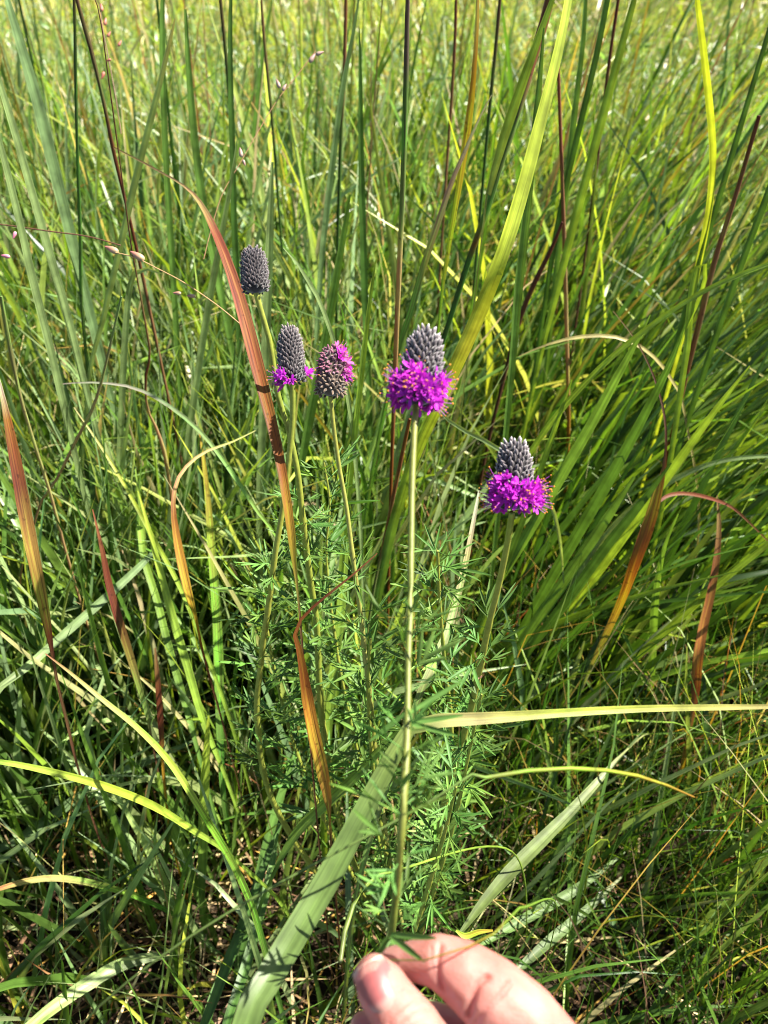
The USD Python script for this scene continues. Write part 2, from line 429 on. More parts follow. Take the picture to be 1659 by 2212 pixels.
# tall bunchgrass behind and around the plant
n = 4300
x, y = wedge(9000, .60, 1.75, .60, .30)
x, y, k = clumped(n, x, y, .05, 20)
left = x < .05
setA = make(n, x, y, rng.uniform(.32, .66, n) * np.where(y < .8, .8, 1), rng.uniform(.0042, .0115, n), None, tips=(.25, {'straw': 1, 'ochre': 1, 'yellow': 2}))
n = 1300
x, y = wedge(n, .9, 2.1, .60, .4)
setB = make(n, x, y, rng.uniform(.40, .74, n), rng.uniform(.005, .0125, n), None, lean=(.03, .12), curl=(.02, .35), tips=(.25, {'straw': 1, 'ochre': 1, 'yellow': 2}))
n = 1900
x, y = wedge(n * 3, .42, .95, .60, .2)
m_ = x < .02; x, y = x[m_], y[m_]
x, y, k = clumped(n, x, y, .035, 14)
setL = make(n, x, y, rng.uniform(.26, .50, n), rng.uniform(.0045, .0105, n), LEFT_W, lean=(.02, .12), curl=(.02, .45), tips=(.2, {'straw': 1, 'yellow': 2}), rightlean=.1)
n = 800
x, y = wedge(n * 4, .52, 1.0, .60, .2)
m_ = x > .10; x, y = x[m_], y[m_]
x, y, k = clumped(n, x, y, .035, 22)
az = rng.normal(.10, .35, n)
tb = pick(n, {'green': 3, 'deep': 3, 'lime': 2.5, 'pale': .5})
setR = grow(x, y, rng.uniform(.32, .58, n), rng.uniform(.0045, .0105, n), az, np.abs(rng.normal(.42, .16, n)), rng.gamma(1.6, .28, n), rng.normal(0, .5, n), tb, tb * 1.15, 7, 3)
n = 120
x, y = wedge(n, .95, 2.4, .56, .3)
az, right = lean_az(x, y, n)
tb = pick(n, {'red': 2, 'brown': 2, 'deep': 3, 'green': 2})
setS = grow(x, y, rng.uniform(.7, 1.1, n), rng.uniform(.0024, .0042, n), az, np.abs(rng.normal(.03, .05, n)) + right * .22, rng.uniform(0, .12, n), rng.normal(0, .5, n), tb, pick(n, {'red': 2, 'brown': 2, 'deep': 2}), 7, 3, bent=0)
n = 1500
x, y = wedge(n, .75, 2.8, .58, .3)
az, right = lean_az(x, y, n)
tb = pick(n, {'straw': 4, 'ochre': 1.5, 'pale': 2, 'yellow': 1.5})
setW = grow(x, y, rng.uniform(.3, .62, n), rng.uniform(.0010, .0024, n), az, np.abs(rng.normal(.15, .2, n)), rng.uniform(.3, 2.0, n), rng.normal(0, .6, n), tb, tb * 1.1, 7, 3, bent=.25)
sow('tall_grass', 'dense tall green bunchgrass standing behind the clover plant', [setA, setB, setL, setR, setS, setW], M_FIELD, 7, 3,
    singles=(165, [('broad pale green grass blade standing in the left half of the meadow', 'broad blades in the left half'),
                   ('broad green grass blade standing upright behind the clover flowers', 'broad blades behind the clover'),
                   ('broad green grass blade leaning to the right in the right half of the meadow', 'broad blades in the right half')]))

# thinner undergrowth between the tussocks
n = 12000
x, y = wedge(n, .12, 2.0, .58, .32)
m_ = (rng.uniform(0, 1, n) < .30) | ~((y < .75) & (x > .03)) & (rng.uniform(0, 1, n) < np.where(y < .8, .85, .5))
x, y = x[m_], y[m_]; n = len(x)
setC = make(n, x, y, rng.uniform(.10, .34, n) * np.clip(.55 + .6 * y, .4, 1.2), rng.uniform(.0014, .0046, n), {'pale': 2, 'green': 4, 'deep': 3, 'lime': 1.5, 'yellow': .6, 'straw': .7, 'ochre': .35}, lean=(.04, .2), curl=(.05, .7),
            tips=(.2, {'straw': 2, 'ochre': 1, 'red': .5}), rows=6)
n = 2300
x, y = wedge(n, .10, .80, .6, .3)
m_ = rng.uniform(0, 1, n) < np.where(x > .04, .14, 1)
x, y = x[m_], y[m_]; n = len(x)
setC2 = make(n, x, y, rng.uniform(.18, .40, n), rng.uniform(.004, .0085, n), {'pale': 5, 'blue': 2, 'green': 3, 'deep': .6, 'lime': 1.2}, lean=(.02, .15), curl=(.03, .45), rows=6)
sow('undergrowth_grass', 'short fine green grass growing low between the tall tussocks', [setC, setC2], M_FIELD, 6, 3)

# wiry yellow and brown stalks, most of them low on the right
n = 3600
x, y = wedge(n, .12, 1.3, .6, .3)
m_ = rng.uniform(0, 1, n) < np.where(x > .02, .95, .25)
x, y = x[m_], y[m_]; n = len(x)
az = rng.uniform(0, 2 * np.pi, n)
tb = pick(n, {'ochre': 4, 'brown': 2.5, 'red': 1.2, 'straw': 3, 'yellow': 3, 'green': 1})
setD = grow(x, y, rng.uniform(.14, .42, n), rng.uniform(.0008, .0017, n), az, np.abs(rng.normal(.3, .35, n)), rng.gamma(1.5, .35, n), rng.normal(0, .8, n), tb, tb * 1.2, 6, 3)
sow('wiry_grass', 'thin wiry yellow and brown stalks tangled near the ground', [setD], M_DRY, 6, 3)

n = 9000
x, y = wedge(n, .10, 1.0, .6, .3)
m_ = x > -.04
x, y = x[m_], y[m_]; n = len(x)
tb = pick(n, {'deep': 5, 'green': 4, 'lime': 1, 'brown': .8})
setD2 = grow(x, y, rng.uniform(.08, .30, n), rng.uniform(.0011, .0028, n), rng.uniform(0, 2 * np.pi, n), np.abs(rng.normal(.12, .28, n)), rng.gamma(1.5, .3, n), rng.normal(0, .8, n), tb, tb * 1.2, 6, 3)
sow('fine_dark_grass', 'fine dark green grass low on the right below the clover', [setD2], M_FIELD, 6, 3)

n = 380
x, y = wedge(n * 2, .16, .75, .6, .3)
m_ = x > .06
x, y = x[m_], y[m_]; n = len(x)
tb = pick(n, {'green': 4, 'deep': 4, 'lime': 1.5, 'pale': 1})
setD3 = grow(x, y, rng.uniform(.16, .38, n), rng.uniform(.003, .0075, n), rng.normal(.5, .7, n), np.abs(rng.normal(.45, .3, n)), rng.gamma(1.6, .35, n), rng.normal(0, .6, n), tb, tb * 1.15, 6, 3)
sow('leaning_grass', 'short green blades leaning right over the lower right ground', [setD3], M_FIELD, 6, 3)

# fallen dry leaves
n = 9000
x, y = wedge(n, .10, 1.6, .6, .32)
m_ = (x < .05) | (rng.uniform(0, 1, n) < .22)
x, y = x[m_], y[m_]; n = len(x)
tb = pick(n, {'straw': 3, 'brown': 3, 'ochre': .6, 'pale': .3}, .35)
setE = grow(x, y, rng.uniform(.03, .16, n), rng.uniform(.001, .0042, n), rng.uniform(0, 2 * np.pi, n), rng.uniform(1.2, 1.55, n), rng.normal(0, .3, n), rng.normal(0, .9, n), tb, tb, 5, 3,
            z=ground_height(x, y) + np.abs(rng.normal(0, .018, n)))
sow('dry_thatch', 'brown and straw coloured dead grass lying on the soil', [setE], M_THATCH, 5, 3)

# the meadow beyond
n = 20000
x, y = wedge(n, 1.7, 5.0, .56, .6, 1.2)
setF = make(n, x, y, rng.uniform(.14, .36, n), rng.uniform(.004, .011, n), {'pale': 7, 'green': .6, 'lime': 2.5, 'yellow': 4.5, 'straw': 4}, lean=(.25, .4), curl=(.2, 1.1), tips=(.25, {'straw': 1, 'yellow': 2}), rows=5, cols=2, rightlean=.2)
n = 26000
x, y = wedge(n, 4.0, 16.0, .54, 1.0, 1.6)
setG = make(n, x, y, rng.uniform(.18, .38, n), rng.uniform(.007, .018, n), {'pale': 3, 'lime': 2, 'yellow': 7, 'straw': 4}, lean=(.4, .4), curl=(.1, .9), tips=(.4, {'straw': 1, 'yellow': 2}), rows=5, cols=2, rightlean=.1)
sow('far_meadow_grass', 'lighter yellow green meadow grass farther back', [setF, setG], M_FIELD, 5, 2)

# small leafy forbs in the middle distance
n = 18000
x, y = wedge(n, 1.35, 3.6, .58, .4)
keep = (meshkit.noise(np.stack([x * 2.2, y * 2.2, 0 * x], -1), 9) > .40) & (x < .5 * y)
x, y = x[keep], y[keep]; n = len(x)
tb = pick(n, {'pale': 6, 'blue': 3, 'green': 2, 'straw': .6})
setH = grow(x, y, rng.uniform(.025, .06, n), rng.uniform(.006, .012, n), rng.uniform(0, 2 * np.pi, n), rng.uniform(.2, 1.4, n), rng.uniform(-.2, .9, n), rng.normal(0, .4, n), tb, tb, 5, 3,
            z=rng.uniform(.03, .34, n))
sow('leafy_undergrowth', 'small pale leaves of low leafy plants among the grass', [setH], M_FIELD, 5, 3)

# ------------------------------------------------------------------ single blades and culms, each its own object
C_ = {'pale': (.155, .215, .080), 'blue': (.125, .195, .08), 'green': (.08, .155, .028), 'deep': (.045, .10, .018), 'lime': (.16, .25, .03), 'yel': (.25, .31, .03), 'straw': (.28, .24, .09),
      'or': (.165, .052, .010), 'red': (.105, .024, .011), 'pink': (.20, .056, .030), 'och': (.26, .13, .014), 'dk': (.10, .040, .022), 'br': (.20, .10, .045), 'gry': (.33, .27, .23), 'olive': (.14, .17, .05), 'purp': (.20, .13, .13), 'tan': (.36, .22, .10)}


def hero(label, pts, cols, Y=None, d=None, twist=0.0, fold=.13, cat='grass blade', name='grass_strand', mat=None, tubular=False, n=None, group=None, root=True):
    """pts: (u, v, full width) along the blade. Y: distance of its upright plane (start, end); d: depth (start, end) instead."""
    P = np.array([p[:3] for p in pts], float)
    t = np.r_[0, np.cumsum(np.hypot(*np.diff(P[:, :2], axis=0).T))]
    t /= t[-1]
    if d is not None:
        dd = np.interp(t, np.linspace(0, 1, len(d)), d)
    else:
        Y = (Y, Y) if np.isscalar(Y) else Y
        dd = depth_Y(P[:, 1], np.interp(t, np.linspace(0, 1, len(Y)), Y))
    X = np.hstack([at(P[:, 0], P[:, 1], dd), (P[:, 2] / FPX * dd)[:, None], t[:, None]])
    low = 0 if X[0, 2] < X[-1, 2] else -1                      # carry the rooted end down to the soil
    if P[low, 2] <= 3 and P[-1 - low if low == 0 else 0, 2] > P[low, 2]:
        low = -1 if low == 0 else 0
    if 'folded over behind' in label:
        low = 0
    E, D = X[low], norm((X[low] - X[1 if low == 0 else -2])[:3])
    hgt = E[2]
    if hgt > .02 and root:
        D = norm(D + np.array([0, 0, -.6]))
        if 'drooping over the right half' in label:
            D = np.array([.15, .1, -1.0])
        e1 = np.r_[E[:3] + D * hgt * .4, E[3] * .85, E[4]]
        e2 = np.r_[e1[:2] + D[:2] * hgt * .2, -.01, E[3] * .6, E[4]]
        X = np.vstack([e2, e1, X]) if low == 0 else np.vstack([X, e1, e2])
    n = n or max(10, min(56, 5 * len(X)))
    S = spline(X, n)
    tt = np.clip(S[:, 4], 0, 1)
    cr = colour_ramp([(a, C_[b] if isinstance(b, str) else b) for a, b in cols], tt)
    if tubular:
        v, f = tube(S[:, :3], np.maximum(S[:, 3], .0005) / 2, 7)
        tint = np.vstack([np.repeat(cr, 7, 0), cr[:1], cr[-1:]])
        uv = np.stack([np.r_[np.tile(np.arange(7) / 7, n), 0, 0], np.r_[np.repeat(tt * 6, 7), 0, 6]], 1)
    else:
        tw = twist if np.isscalar(twist) else np.interp(tt, np.linspace(0, 1, len(twist)), twist) * .6
        wn = 1 + .10 * (meshkit.fbm(np.stack([np.arange(n) * .9, np.full(n, P[0, 0]), np.full(n, P[0, 1])], 1), 2, 7) - .5)
        v, f, uv = ribbon(S[:, :3], np.maximum(S[:, 3], .0004) * wn, tw, fold, cols=9 if max(P[:, 2]) > 50 else 5)
        cc = 9 if max(P[:, 2]) > 50 else 5
        rib = np.ones(cc); rib[cc // 2] = 1.35; rib[[0, -1]] = 1.12
        tint = np.clip((cr[:, None] * rib[None, :, None]).reshape(-1, 3), 0, 1)
    dry = any(isinstance(c, str) and c in ('or', 'red', 'pink', 'och', 'dk', 'br', 'gry', 'tan') for _, c in cols)
    p = put(name, v, f, mat or (M_DRY if dry else M_LEAF), tint, uv, origin=S[np.argmin(S[:, 2]), :3])
    return tag(p, label, cat, group)


# -- the big foreground leaf that folds behind the held stem
hero('wide pale green leaf rising from the bottom edge, folded over behind the held stem',
     [(515, 2260, 58), (572, 2130, 60), (630, 2030, 58), (705, 1905, 54), (782, 1760, 47), (845, 1640, 38), (876, 1585, 31), (902, 1562, 32), (960, 1556, 30), (1060, 1551, 25), (1200, 1541, 18), (1380, 1531, 15), (1540, 1528, 13), (1700, 1526, 9)],
     [(0, (.088, .140, .036)), (.35, (.084, .134, .034)), (.5, (.11, .150, .032)), (.58, 'straw'), (.7, 'yel'), (1, 'straw')], d=(.30, .335, .36, .37, .42), twist=(0.1, .2, .3, .0, -.3), fold=.09, n=64)
# -- orange, red and brown leaves
hero('long orange red dying grass leaf passing left of the dark seed heads',
     [(245, 318, 3), (330, 362, 4), (395, 400, 5), (430, 435, 10), (465, 500, 17), (500, 590, 23), (530, 690, 29), (556, 790, 29), (580, 885, 26), (600, 970, 22), (615, 1050, 19), (628, 1140, 20), (636, 1215, 11), (641, 1260, 5), (648, 1330, 5), (655, 1420, 5)],
     [(0, 'br'), (.15, 'tan'), (.24, 'pink'), (.4, 'pink'), (.55, 'or'), (.68, 'or'), (.74, 'och'), (.84, (.28, .22, .03)), (.9, 'br'), (.94, 'dk'), (1, 'dk')], d=(.62, .49, .45, .43, .47), twist=(.3, .0, -.2, .1))
hero('broad red brown dying leaf on a dark stem at the left edge',
     [(-8, 800, 5), (4, 850, 10), (17, 910, 17), (38, 1020, 25), (60, 1140, 28), (82, 1250, 25), (100, 1340, 18), (112, 1405, 8), (124, 1475, 6), (145, 1560, 6), (166, 1650, 5)],
     [(0, 'gry'), (.12, 'or'), (.3, 'red'), (.45, (.26, .15, .035)), (.6, (.22, .14, .03)), (.68, 'red'), (.74, 'dk'), (1, 'dk')], d=(.50, .52, .62), twist=(.2, -.2, .3))
hero('narrow red and brown leaf curving down left of the yellow orange leaf',
     [(200, 1100, 2), (212, 1150, 6), (222, 1195, 10), (235, 1260, 15), (257, 1340, 17), (285, 1430, 16), (308, 1510, 11), (322, 1565, 6), (332, 1620, 4)],
     [(0, 'pink'), (.2, 'red'), (.45, 'red'), (.62, (.17, .13, .03)), (.85, 'olive'), (1, 'dk')], d=(.58, .60, .66), twist=(.2, .1))
hero('short dull red leaf standing upright below a bright green blade',
     [(335, 1400, 4), (339, 1450, 10), (345, 1530, 13), (350, 1610, 10), (352, 1660, 6)], [(0, 'br'), (.3, 'red'), (.7, 'red'), (1, 'och')], d=(.62, .66))
hero('golden orange leaf with a curling straw tip on a red stem',
     [(552, 930, 2), (500, 955, 4), (445, 975, 6), (405, 1005, 7), (382, 1040, 8), (374, 1090, 10), (380, 1150, 15), (393, 1220, 20), (408, 1285, 17), (422, 1330, 7), (436, 1400, 5), (455, 1470, 5), (475, 1540, 4)],
     [(0, 'straw'), (.2, 'tan'), (.38, 'or'), (.5, 'och'), (.68, 'och'), (.75, 'och'), (.8, 'red'), (1, 'dk')], d=(.60, .56, .56, .64), twist=(.1, .2, -.1))
hero('twisted rust orange leaf with a thin reddish tail left of the held stem',
     [(815, 1195, 2), (770, 1235, 4), (720, 1275, 5), (680, 1308, 6), (652, 1335, 7), (637, 1368, 9), (645, 1400, 13), (653, 1440, 18), (664, 1510, 25), (679, 1590, 28), (694, 1655, 27), (707, 1720, 18), (712, 1765, 6), (716, 1830, 5), (722, 1900, 5)],
     [(0, 'pink'), (.2, 'red'), (.36, 'or'), (.48, 'or'), (.55, (.45, .20, .03)), (.7, (.33, .15, .03)), (.84, (.24, .13, .03)), (.89, 'dk'), (1, 'dk')], d=(.44, .45, .50, .58), twist=(.2, .5, .1, -.2))
hero('golden orange striped leaf with a long dark whip tail in the right half',
     [(1325, 672, 2), (1370, 730, 3), (1405, 795, 4), (1430, 870, 5), (1439, 940, 5), (1434, 1010, 8), (1422, 1060, 18), (1402, 1130, 26), (1372, 1215, 24), (1345, 1290, 18), (1312, 1365, 14), (1285, 1420, 9), (1265, 1470, 5)],
     [(0, 'br'), (.2, 'dk'), (.42, 'dk'), (.5, 'och'), (.6, 'or'), (.7, 'or'), (.78, 'och'), (1, 'olive')], d=(.62, .62, .66, .78), twist=(.1, .2, -.2))
hero('thin red curved leaf tip arching right of the golden orange leaf',
     [(1422, 1085, 6), (1445, 1070, 8), (1480, 1066, 8), (1530, 1075, 8), (1580, 1095, 6), (1620, 1130, 4), (1670, 1180, 2)], [(0, 'red'), (.5, 'pink'), (1, 'br')], d=(.66, .70), root=False)
hero('dark orange leaf hanging upright near the right edge on a brown stem',
     [(1549, 1070, 2), (1553, 1130, 9), (1549, 1200, 13), (1536, 1280, 17), (1520, 1350, 19), (1508, 1420, 21), (1503, 1480, 20), (1498, 1535, 9), (1485, 1600, 8), (1468, 1680, 9), (1440, 1760, 6)],
     [(0, 'br'), (.25, 'or'), (.45, (.30, .11, .025)), (.6, 'red'), (.72, 'br'), (.85, 'och'), (1, 'olive')], d=(.70, .70, .78), twist=(.3, -.1))
# -- bright culms behind the held flower
hero('tall bright yellow green leaf crossing diagonally behind the held flower',
     [(1236, -60, 17), (1222, 30, 20), (1198, 140, 25), (1162, 280, 30), (1122, 430, 34), (1080, 560, 36), (1030, 685, 36), (985, 785, 34), (942, 880, 32), (905, 960, 28), (870, 1060, 24), (835, 1190, 23)],
     [(0, 'yel'), (.5, (.28, .34, .03)), (.64, (.27, .27, .04)), (.72, 'yel'), (.88, 'lime'), (1, 'green')], Y=(.55, .47, .50), twist=(.9, .9, .7), fold=.16, n=56)
hero('thick green grass stem with a reddish sheath just left of the bright yellow leaf',
     [(1200, -60, 20), (1180, 30, 21), (1150, 130, 20), (1112, 260, 19), (1080, 355, 17), (1056, 440, 15), (1035, 500, 13), (1010, 570, 13), (975, 680, 12), (940, 790, 12), (905, 900, 10)],
     [(0, 'red'), (.22, (.22, .09, .04)), (.3, 'olive'), (.55, 'green'), (.6, 'or'), (.63, 'deep'), (1, 'deep')], Y=(.62, .60), tubular=True, name='grass_culm', cat='grass stem')
hero('green blade wrapping the reddish sheathed stem',
     [(1215, -60, 8), (1160, 90, 16), (1110, 230, 22), (1075, 340, 18), (1050, 440, 10), (1046, 470, 4)], [(0, 'lime'), (.5, (.20, .29, .03)), (1, 'olive')], Y=(.60, .59), twist=.3)
hero('straight upright stem, green above and tan orange below, over the held flower',
     [(882, -60, 9), (879, 60, 11), (876, 200, 12), (870, 400, 12), (863, 560, 12), (857, 700, 11), (852, 840, 10), (846, 1000, 8)],
     [(0, (.10, .06, .05)), (.18, (.10, .06, .05)), (.24, 'green'), (.5, 'olive'), (.58, 'tan'), (1, 'or')], Y=.56, tubular=True, name='grass_culm', cat='grass stem')
hero('orange yellow leaf standing upright between the tan stem and the yellow leaf',
     [(1033, -60, 6), (1030, 60, 8), (1022, 180, 12), (1010, 280, 16), (995, 380, 14), (978, 480, 11), (962, 580, 9), (950, 680, 6)], [(0, 'tan'), (.3, 'och'), (.55, (.36, .30, .03)), (1, 'lime')], Y=.62)
hero('dry purple grey leaf leaning across beside the orange yellow leaf', [(1062, 205, 2), (1032, 262, 5), (1003, 330, 8), (975, 395, 10), (950, 470, 13), (920, 560, 14), (885, 680, 13), (850, 800, 10)], [(0, 'gry'), (.35, 'purp'), (.6, 'olive'), (1, 'green')], Y=.60)
# -- upright blades on the left
hero('pale straight blade leaning right at upper left', [(378, 40, 3), (362, 110, 9), (338, 210, 12), (310, 320, 14), (285, 420, 14), (258, 540, 13), (225, 680, 11), (190, 840, 8)], [(0, 'straw'), (.2, 'pale'), (1, 'pale')], Y=.64)
hero('dark red grass stem leaning at upper left', [(150, -60, 4), (172, 20, 9), (200, 120, 9), (225, 225, 8), (246, 330, 8), (270, 430, 7), (300, 560, 7), (330, 700, 7)], [(0, 'dk'), (.35, (.10, .09, .03)), (.5, 'red'), (.8, 'red'), (1, 'br')], Y=.66, tubular=True, name='grass_culm', cat='grass stem')
hero('dark green upright stem crossing the red stem at upper left', [(158, -60, 6), (162, 60, 7), (164, 200, 7), (168, 350, 7), (174, 520, 8), (180, 700, 7)], [(0, 'dk'), (.25, 'deep'), (1, 'green')], Y=.70, tubular=True, name='grass_culm', cat='grass stem')
hero('hair thin black seed stalk left of the orange red leaf', [(190, -40, 2), (215, 30, 2.5), (233, 160, 3), (255, 320, 3), (282, 520, 3.2), (300, 620, 3.5), (318, 720, 4.5), (324, 770, 5), (315, 810, 6), (318, 880, 5), (340, 930, 7), (358, 990, 9), (370, 1080, 5), (378, 1180, 4)],
     [(0, 'dk'), (.5, 'dk'), (.6, 'br'), (.7, 'red'), (.8, 'tan'), (1, 'or')], Y=.60, tubular=True, name='seed_stalk', cat='grass stem')
lefts = [
    ('broad pale blade leaning left from the upper left corner', [(15, 0, 14), (45, 100, 22), (80, 220, 26), (120, 380, 26), (160, 540, 24), (205, 720, 20), (250, 900, 14)], 'blue', .95),
    ('long pale blade second from the upper left corner', [(-10, 150, 12), (30, 280, 17), (70, 420, 18), (110, 560, 19), (150, 700, 18), (190, 860, 14), (230, 1010, 8)], 'pale', .80),
    ('narrow light blade running down along the left edge', [(-20, 230, 8), (10, 350, 15), (40, 470, 17), (72, 610, 18), (110, 760, 18), (150, 930, 15), (190, 1100, 9)], 'pale', .72),
    ('upright green blade above the left dark seed head', [(352, -40, 8), (350, 80, 13), (353, 220, 14), (360, 380, 14), (370, 540, 14), (380, 700, 13), (390, 860, 9)], 'green', 1.0),
    ('upright blue green blade with dark spine in the upper middle left', [(500, -60, 6), (497, 60, 10), (498, 190, 13), (502, 330, 14), (505, 470, 14), (512, 620, 14), (520, 780, 13)], 'deep', 1.05),
    ('slender bent pale blade with a folded top at left middle', [(258, 1050, 15), (262, 900, 15), (268, 760, 15), (277, 640, 14), (290, 590, 12), (315, 580, 8), (352, 592, 3)], 'pale', .85),
    ('light green blade bowing right between the left seed heads', [(390, 1120, 12), (405, 960, 15), (425, 820, 16), (450, 660, 16), (480, 500, 13), (506, 350, 6), (512, 300, 2)], 'pale', .85),
    ('wide fresh green blade straight behind the rosy flower', [(560, 1090, 14), (566, 940, 19), (572, 780, 21), (578, 620, 20), (584, 470, 15), (588, 350, 5)], 'pale', .80),
    ('deep green blade leaning right behind the rosy flower', [(640, 1080, 14), (662, 940, 20), (690, 800, 21), (716, 660, 19), (738, 530, 14), (756, 420, 4)], 'green', .82),
    ('arched pale tipped blade curving over the rosy flower', [(782, 1220, 7), (776, 1100, 9), (764, 960, 10), (748, 840, 10), (722, 740, 10), (690, 650, 10), (655, 590, 8), (628, 548, 4), (612, 535, 2)], 'pale', .62),
    ('thin upright lime blade right of the rosy flower', [(735, 1260, 12), (750, 1090, 14), (768, 920, 13), (786, 760, 12), (800, 640, 8), (812, 560, 2)], 'lime', .62),
    ('tall green blade standing left of the tan stem', [(800, 900, 10), (790, 700, 16), (784, 520, 16), (780, 340, 13), (778, 160, 8), (776, 60, 2)], 'deep', 1.0),
    ('blue green blade leaning in at the upper centre', [(690, 620, 12), (705, 460, 15), (722, 320, 14), (742, 180, 11), (765, 60, 7), (780, -40, 3)], 'blue', 1.1),
    ('wide green blade right of the pale leaning blade at upper left', [(500, 760, 15), (470, 600, 18), (440, 450, 18), (420, 300, 17), (408, 160, 13), (400, 20, 6)], 'green', 1.05),
]
for lab, pts, c, Yv in lefts:
    hero(lab, pts, [(0, c), (.7, c), (1, c)], Y=Yv * .74, twist=(.8 if pts[0][1] < pts[-1][1] else -.8) * np.array([1, .6]))
rights = [
    ('dark green stem leaning right at the top centre right', [(1322, -60, 14), (1290, 110, 14), (1255, 260, 14), (1222, 400, 13), (1195, 540, 12), (1170, 700, 10)], 'deep', 1.05),
    ('broad green blade leaning right beside the dark stem', [(1380, -40, 10), (1345, 90, 17), (1310, 220, 20), (1275, 350, 20), (1240, 480, 19), (1205, 620, 16), (1165, 780, 10)], 'lime', 1.0),
    ('upright lime blade right of the dark leaning stem', [(1268, -60, 8), (1258, 100, 12), (1240, 250, 14), (1222, 420, 14), (1204, 560, 13), (1190, 700, 10)], 'green', 1.15),
    ('long lime stem bending at the upper right edge', [(1668, 40, 10), (1630, 170, 12), (1585, 320, 13), (1540, 470, 13), (1490, 640, 13), (1450, 780, 12), (1410, 920, 9)], 'deep', .95),
    ('dark green stem nearest the right edge', [(1690, 330, 14), (1650, 440, 15), (1605, 560, 15), (1555, 700, 14), (1505, 850, 13), (1450, 1010, 10)], 'deep', .85),
    ('tall yellow green blade crossing the stems at upper right', [(1500, -50, 8), (1515, 70, 14), (1530, 200, 16), (1540, 330, 15), (1532, 450, 14), (1505, 590, 13), (1470, 740, 11), (1430, 890, 7)], 'yel', .95),
    ('straight mid green blade rising beside the bright yellow leaf', [(1105, 800, 16), (1118, 640, 20), (1135, 480, 20), (1150, 330, 17), (1165, 180, 12), (1175, 60, 4)], 'green', .78),
    ('wide translucent green blade leaning from the centre to the upper right', [(1080, 1090, 8), (1130, 1000, 13), (1200, 900, 14), (1290, 800, 13), (1390, 715, 12), (1500, 640, 11), (1600, 592, 10), (1700, 556, 8)], 'lime', .62),
    ('dark green broad blade sweeping right below the long lime blade', [(1060, 1290, 14), (1130, 1170, 22), (1200, 1050, 24), (1270, 930, 23), (1330, 820, 18), (1385, 720, 8), (1405, 680, 2)], 'green', .70),
    ('glossy green blade sweeping right, second of the sweep', [(1110, 1390, 12), (1180, 1270, 22), (1250, 1150, 25), (1320, 1030, 24), (1390, 900, 20), (1450, 780, 12), (1480, 700, 3)], 'deep', .72),
    ('lit green blade sweeping right behind the golden orange leaf', [(1150, 1440, 12), (1230, 1320, 20), (1310, 1210, 22), (1390, 1100, 21), (1470, 990, 18), (1550, 880, 12), (1620, 790, 3)], 'lime', .78),
    ('low dark blade of the right hand sweep', [(1090, 1480, 12), (1160, 1380, 20), (1230, 1290, 23), (1310, 1180, 22), (1390, 1080, 16), (1450, 1000, 4)], 'deep', .66),
    ('broad deep blade at the foot of the right hand sweep', [(1060, 1500, 12), (1120, 1400, 22), (1180, 1310, 26), (1250, 1210, 26), (1310, 1120, 20), (1370, 1030, 6)], 'green', .62),
    ('slim bright blade leaning right beside the right flower', [(1010, 1440, 8), (1050, 1330, 12), (1100, 1200, 15), (1145, 1080, 14), (1190, 950, 12), (1235, 820, 4)], 'lime', .60),
    ('light arching blade drooping right across the right edge', [(1250, 1240, 8), (1330, 1130, 12), (1430, 1050, 13), (1540, 1000, 11), (1650, 985, 8), (1720, 990, 5)], 'pale', .78),
    ('pale blade drooping over the right half from the yellow leaf', [(925, 905, 4), (990, 925, 8), (1070, 965, 10), (1140, 1020, 10), (1190, 1090, 9), (1210, 1170, 7), (1218, 1260, 2.5)], 'pale', .60),
    ('pale arched blade crossing the right background with a drooping tip', [(1480, 900, 6), (1450, 820, 7), (1400, 760, 8), (1330, 728, 8), (1250, 728, 8), (1180, 745, 5), (1120, 770, 2)], 'straw', .85),
    ('folded pale blade bent double at the right edge', [(1478, 790, 15), (1486, 710, 17), (1494, 640, 17), (1504, 585, 14), (1514, 562, 10), (1522, 568, 9), (1522, 610, 9), (1500, 670, 8), (1480, 710, 5), (1468, 752, 2)], 'lime', .80),
    ('lower right blade reaching up to the right edge', [(1200, 1560, 10), (1300, 1480, 15), (1420, 1380, 17), (1530, 1280, 16), (1640, 1190, 12), (1730, 1120, 6)], 'lime', .66),
    ('stiff grey green blade right of the right flower stem', [(1110, 1815, 22), (1145, 1720, 24), (1180, 1620, 24), (1212, 1530, 20), (1240, 1450, 13), (1262, 1385, 4)], 'pale', .55),
    ('upright green blade below the golden orange leaf', [(1400, 1560, 10), (1408, 1450, 15), (1412, 1350, 17), (1420, 1260, 13), (1436, 1180, 8), (1465, 1110, 3)], 'green', .72),
]
for lab, pts, c, Yv in rights:
    hero(lab, pts, [(0, c), (.75, c), (1, c)], Y=max(Yv * .72, .50), twist=(.8 if pts[0][1] < pts[-1][1] else -.8) * np.array([1, .5]) * (1 if len(lab) % 3 else -.6))
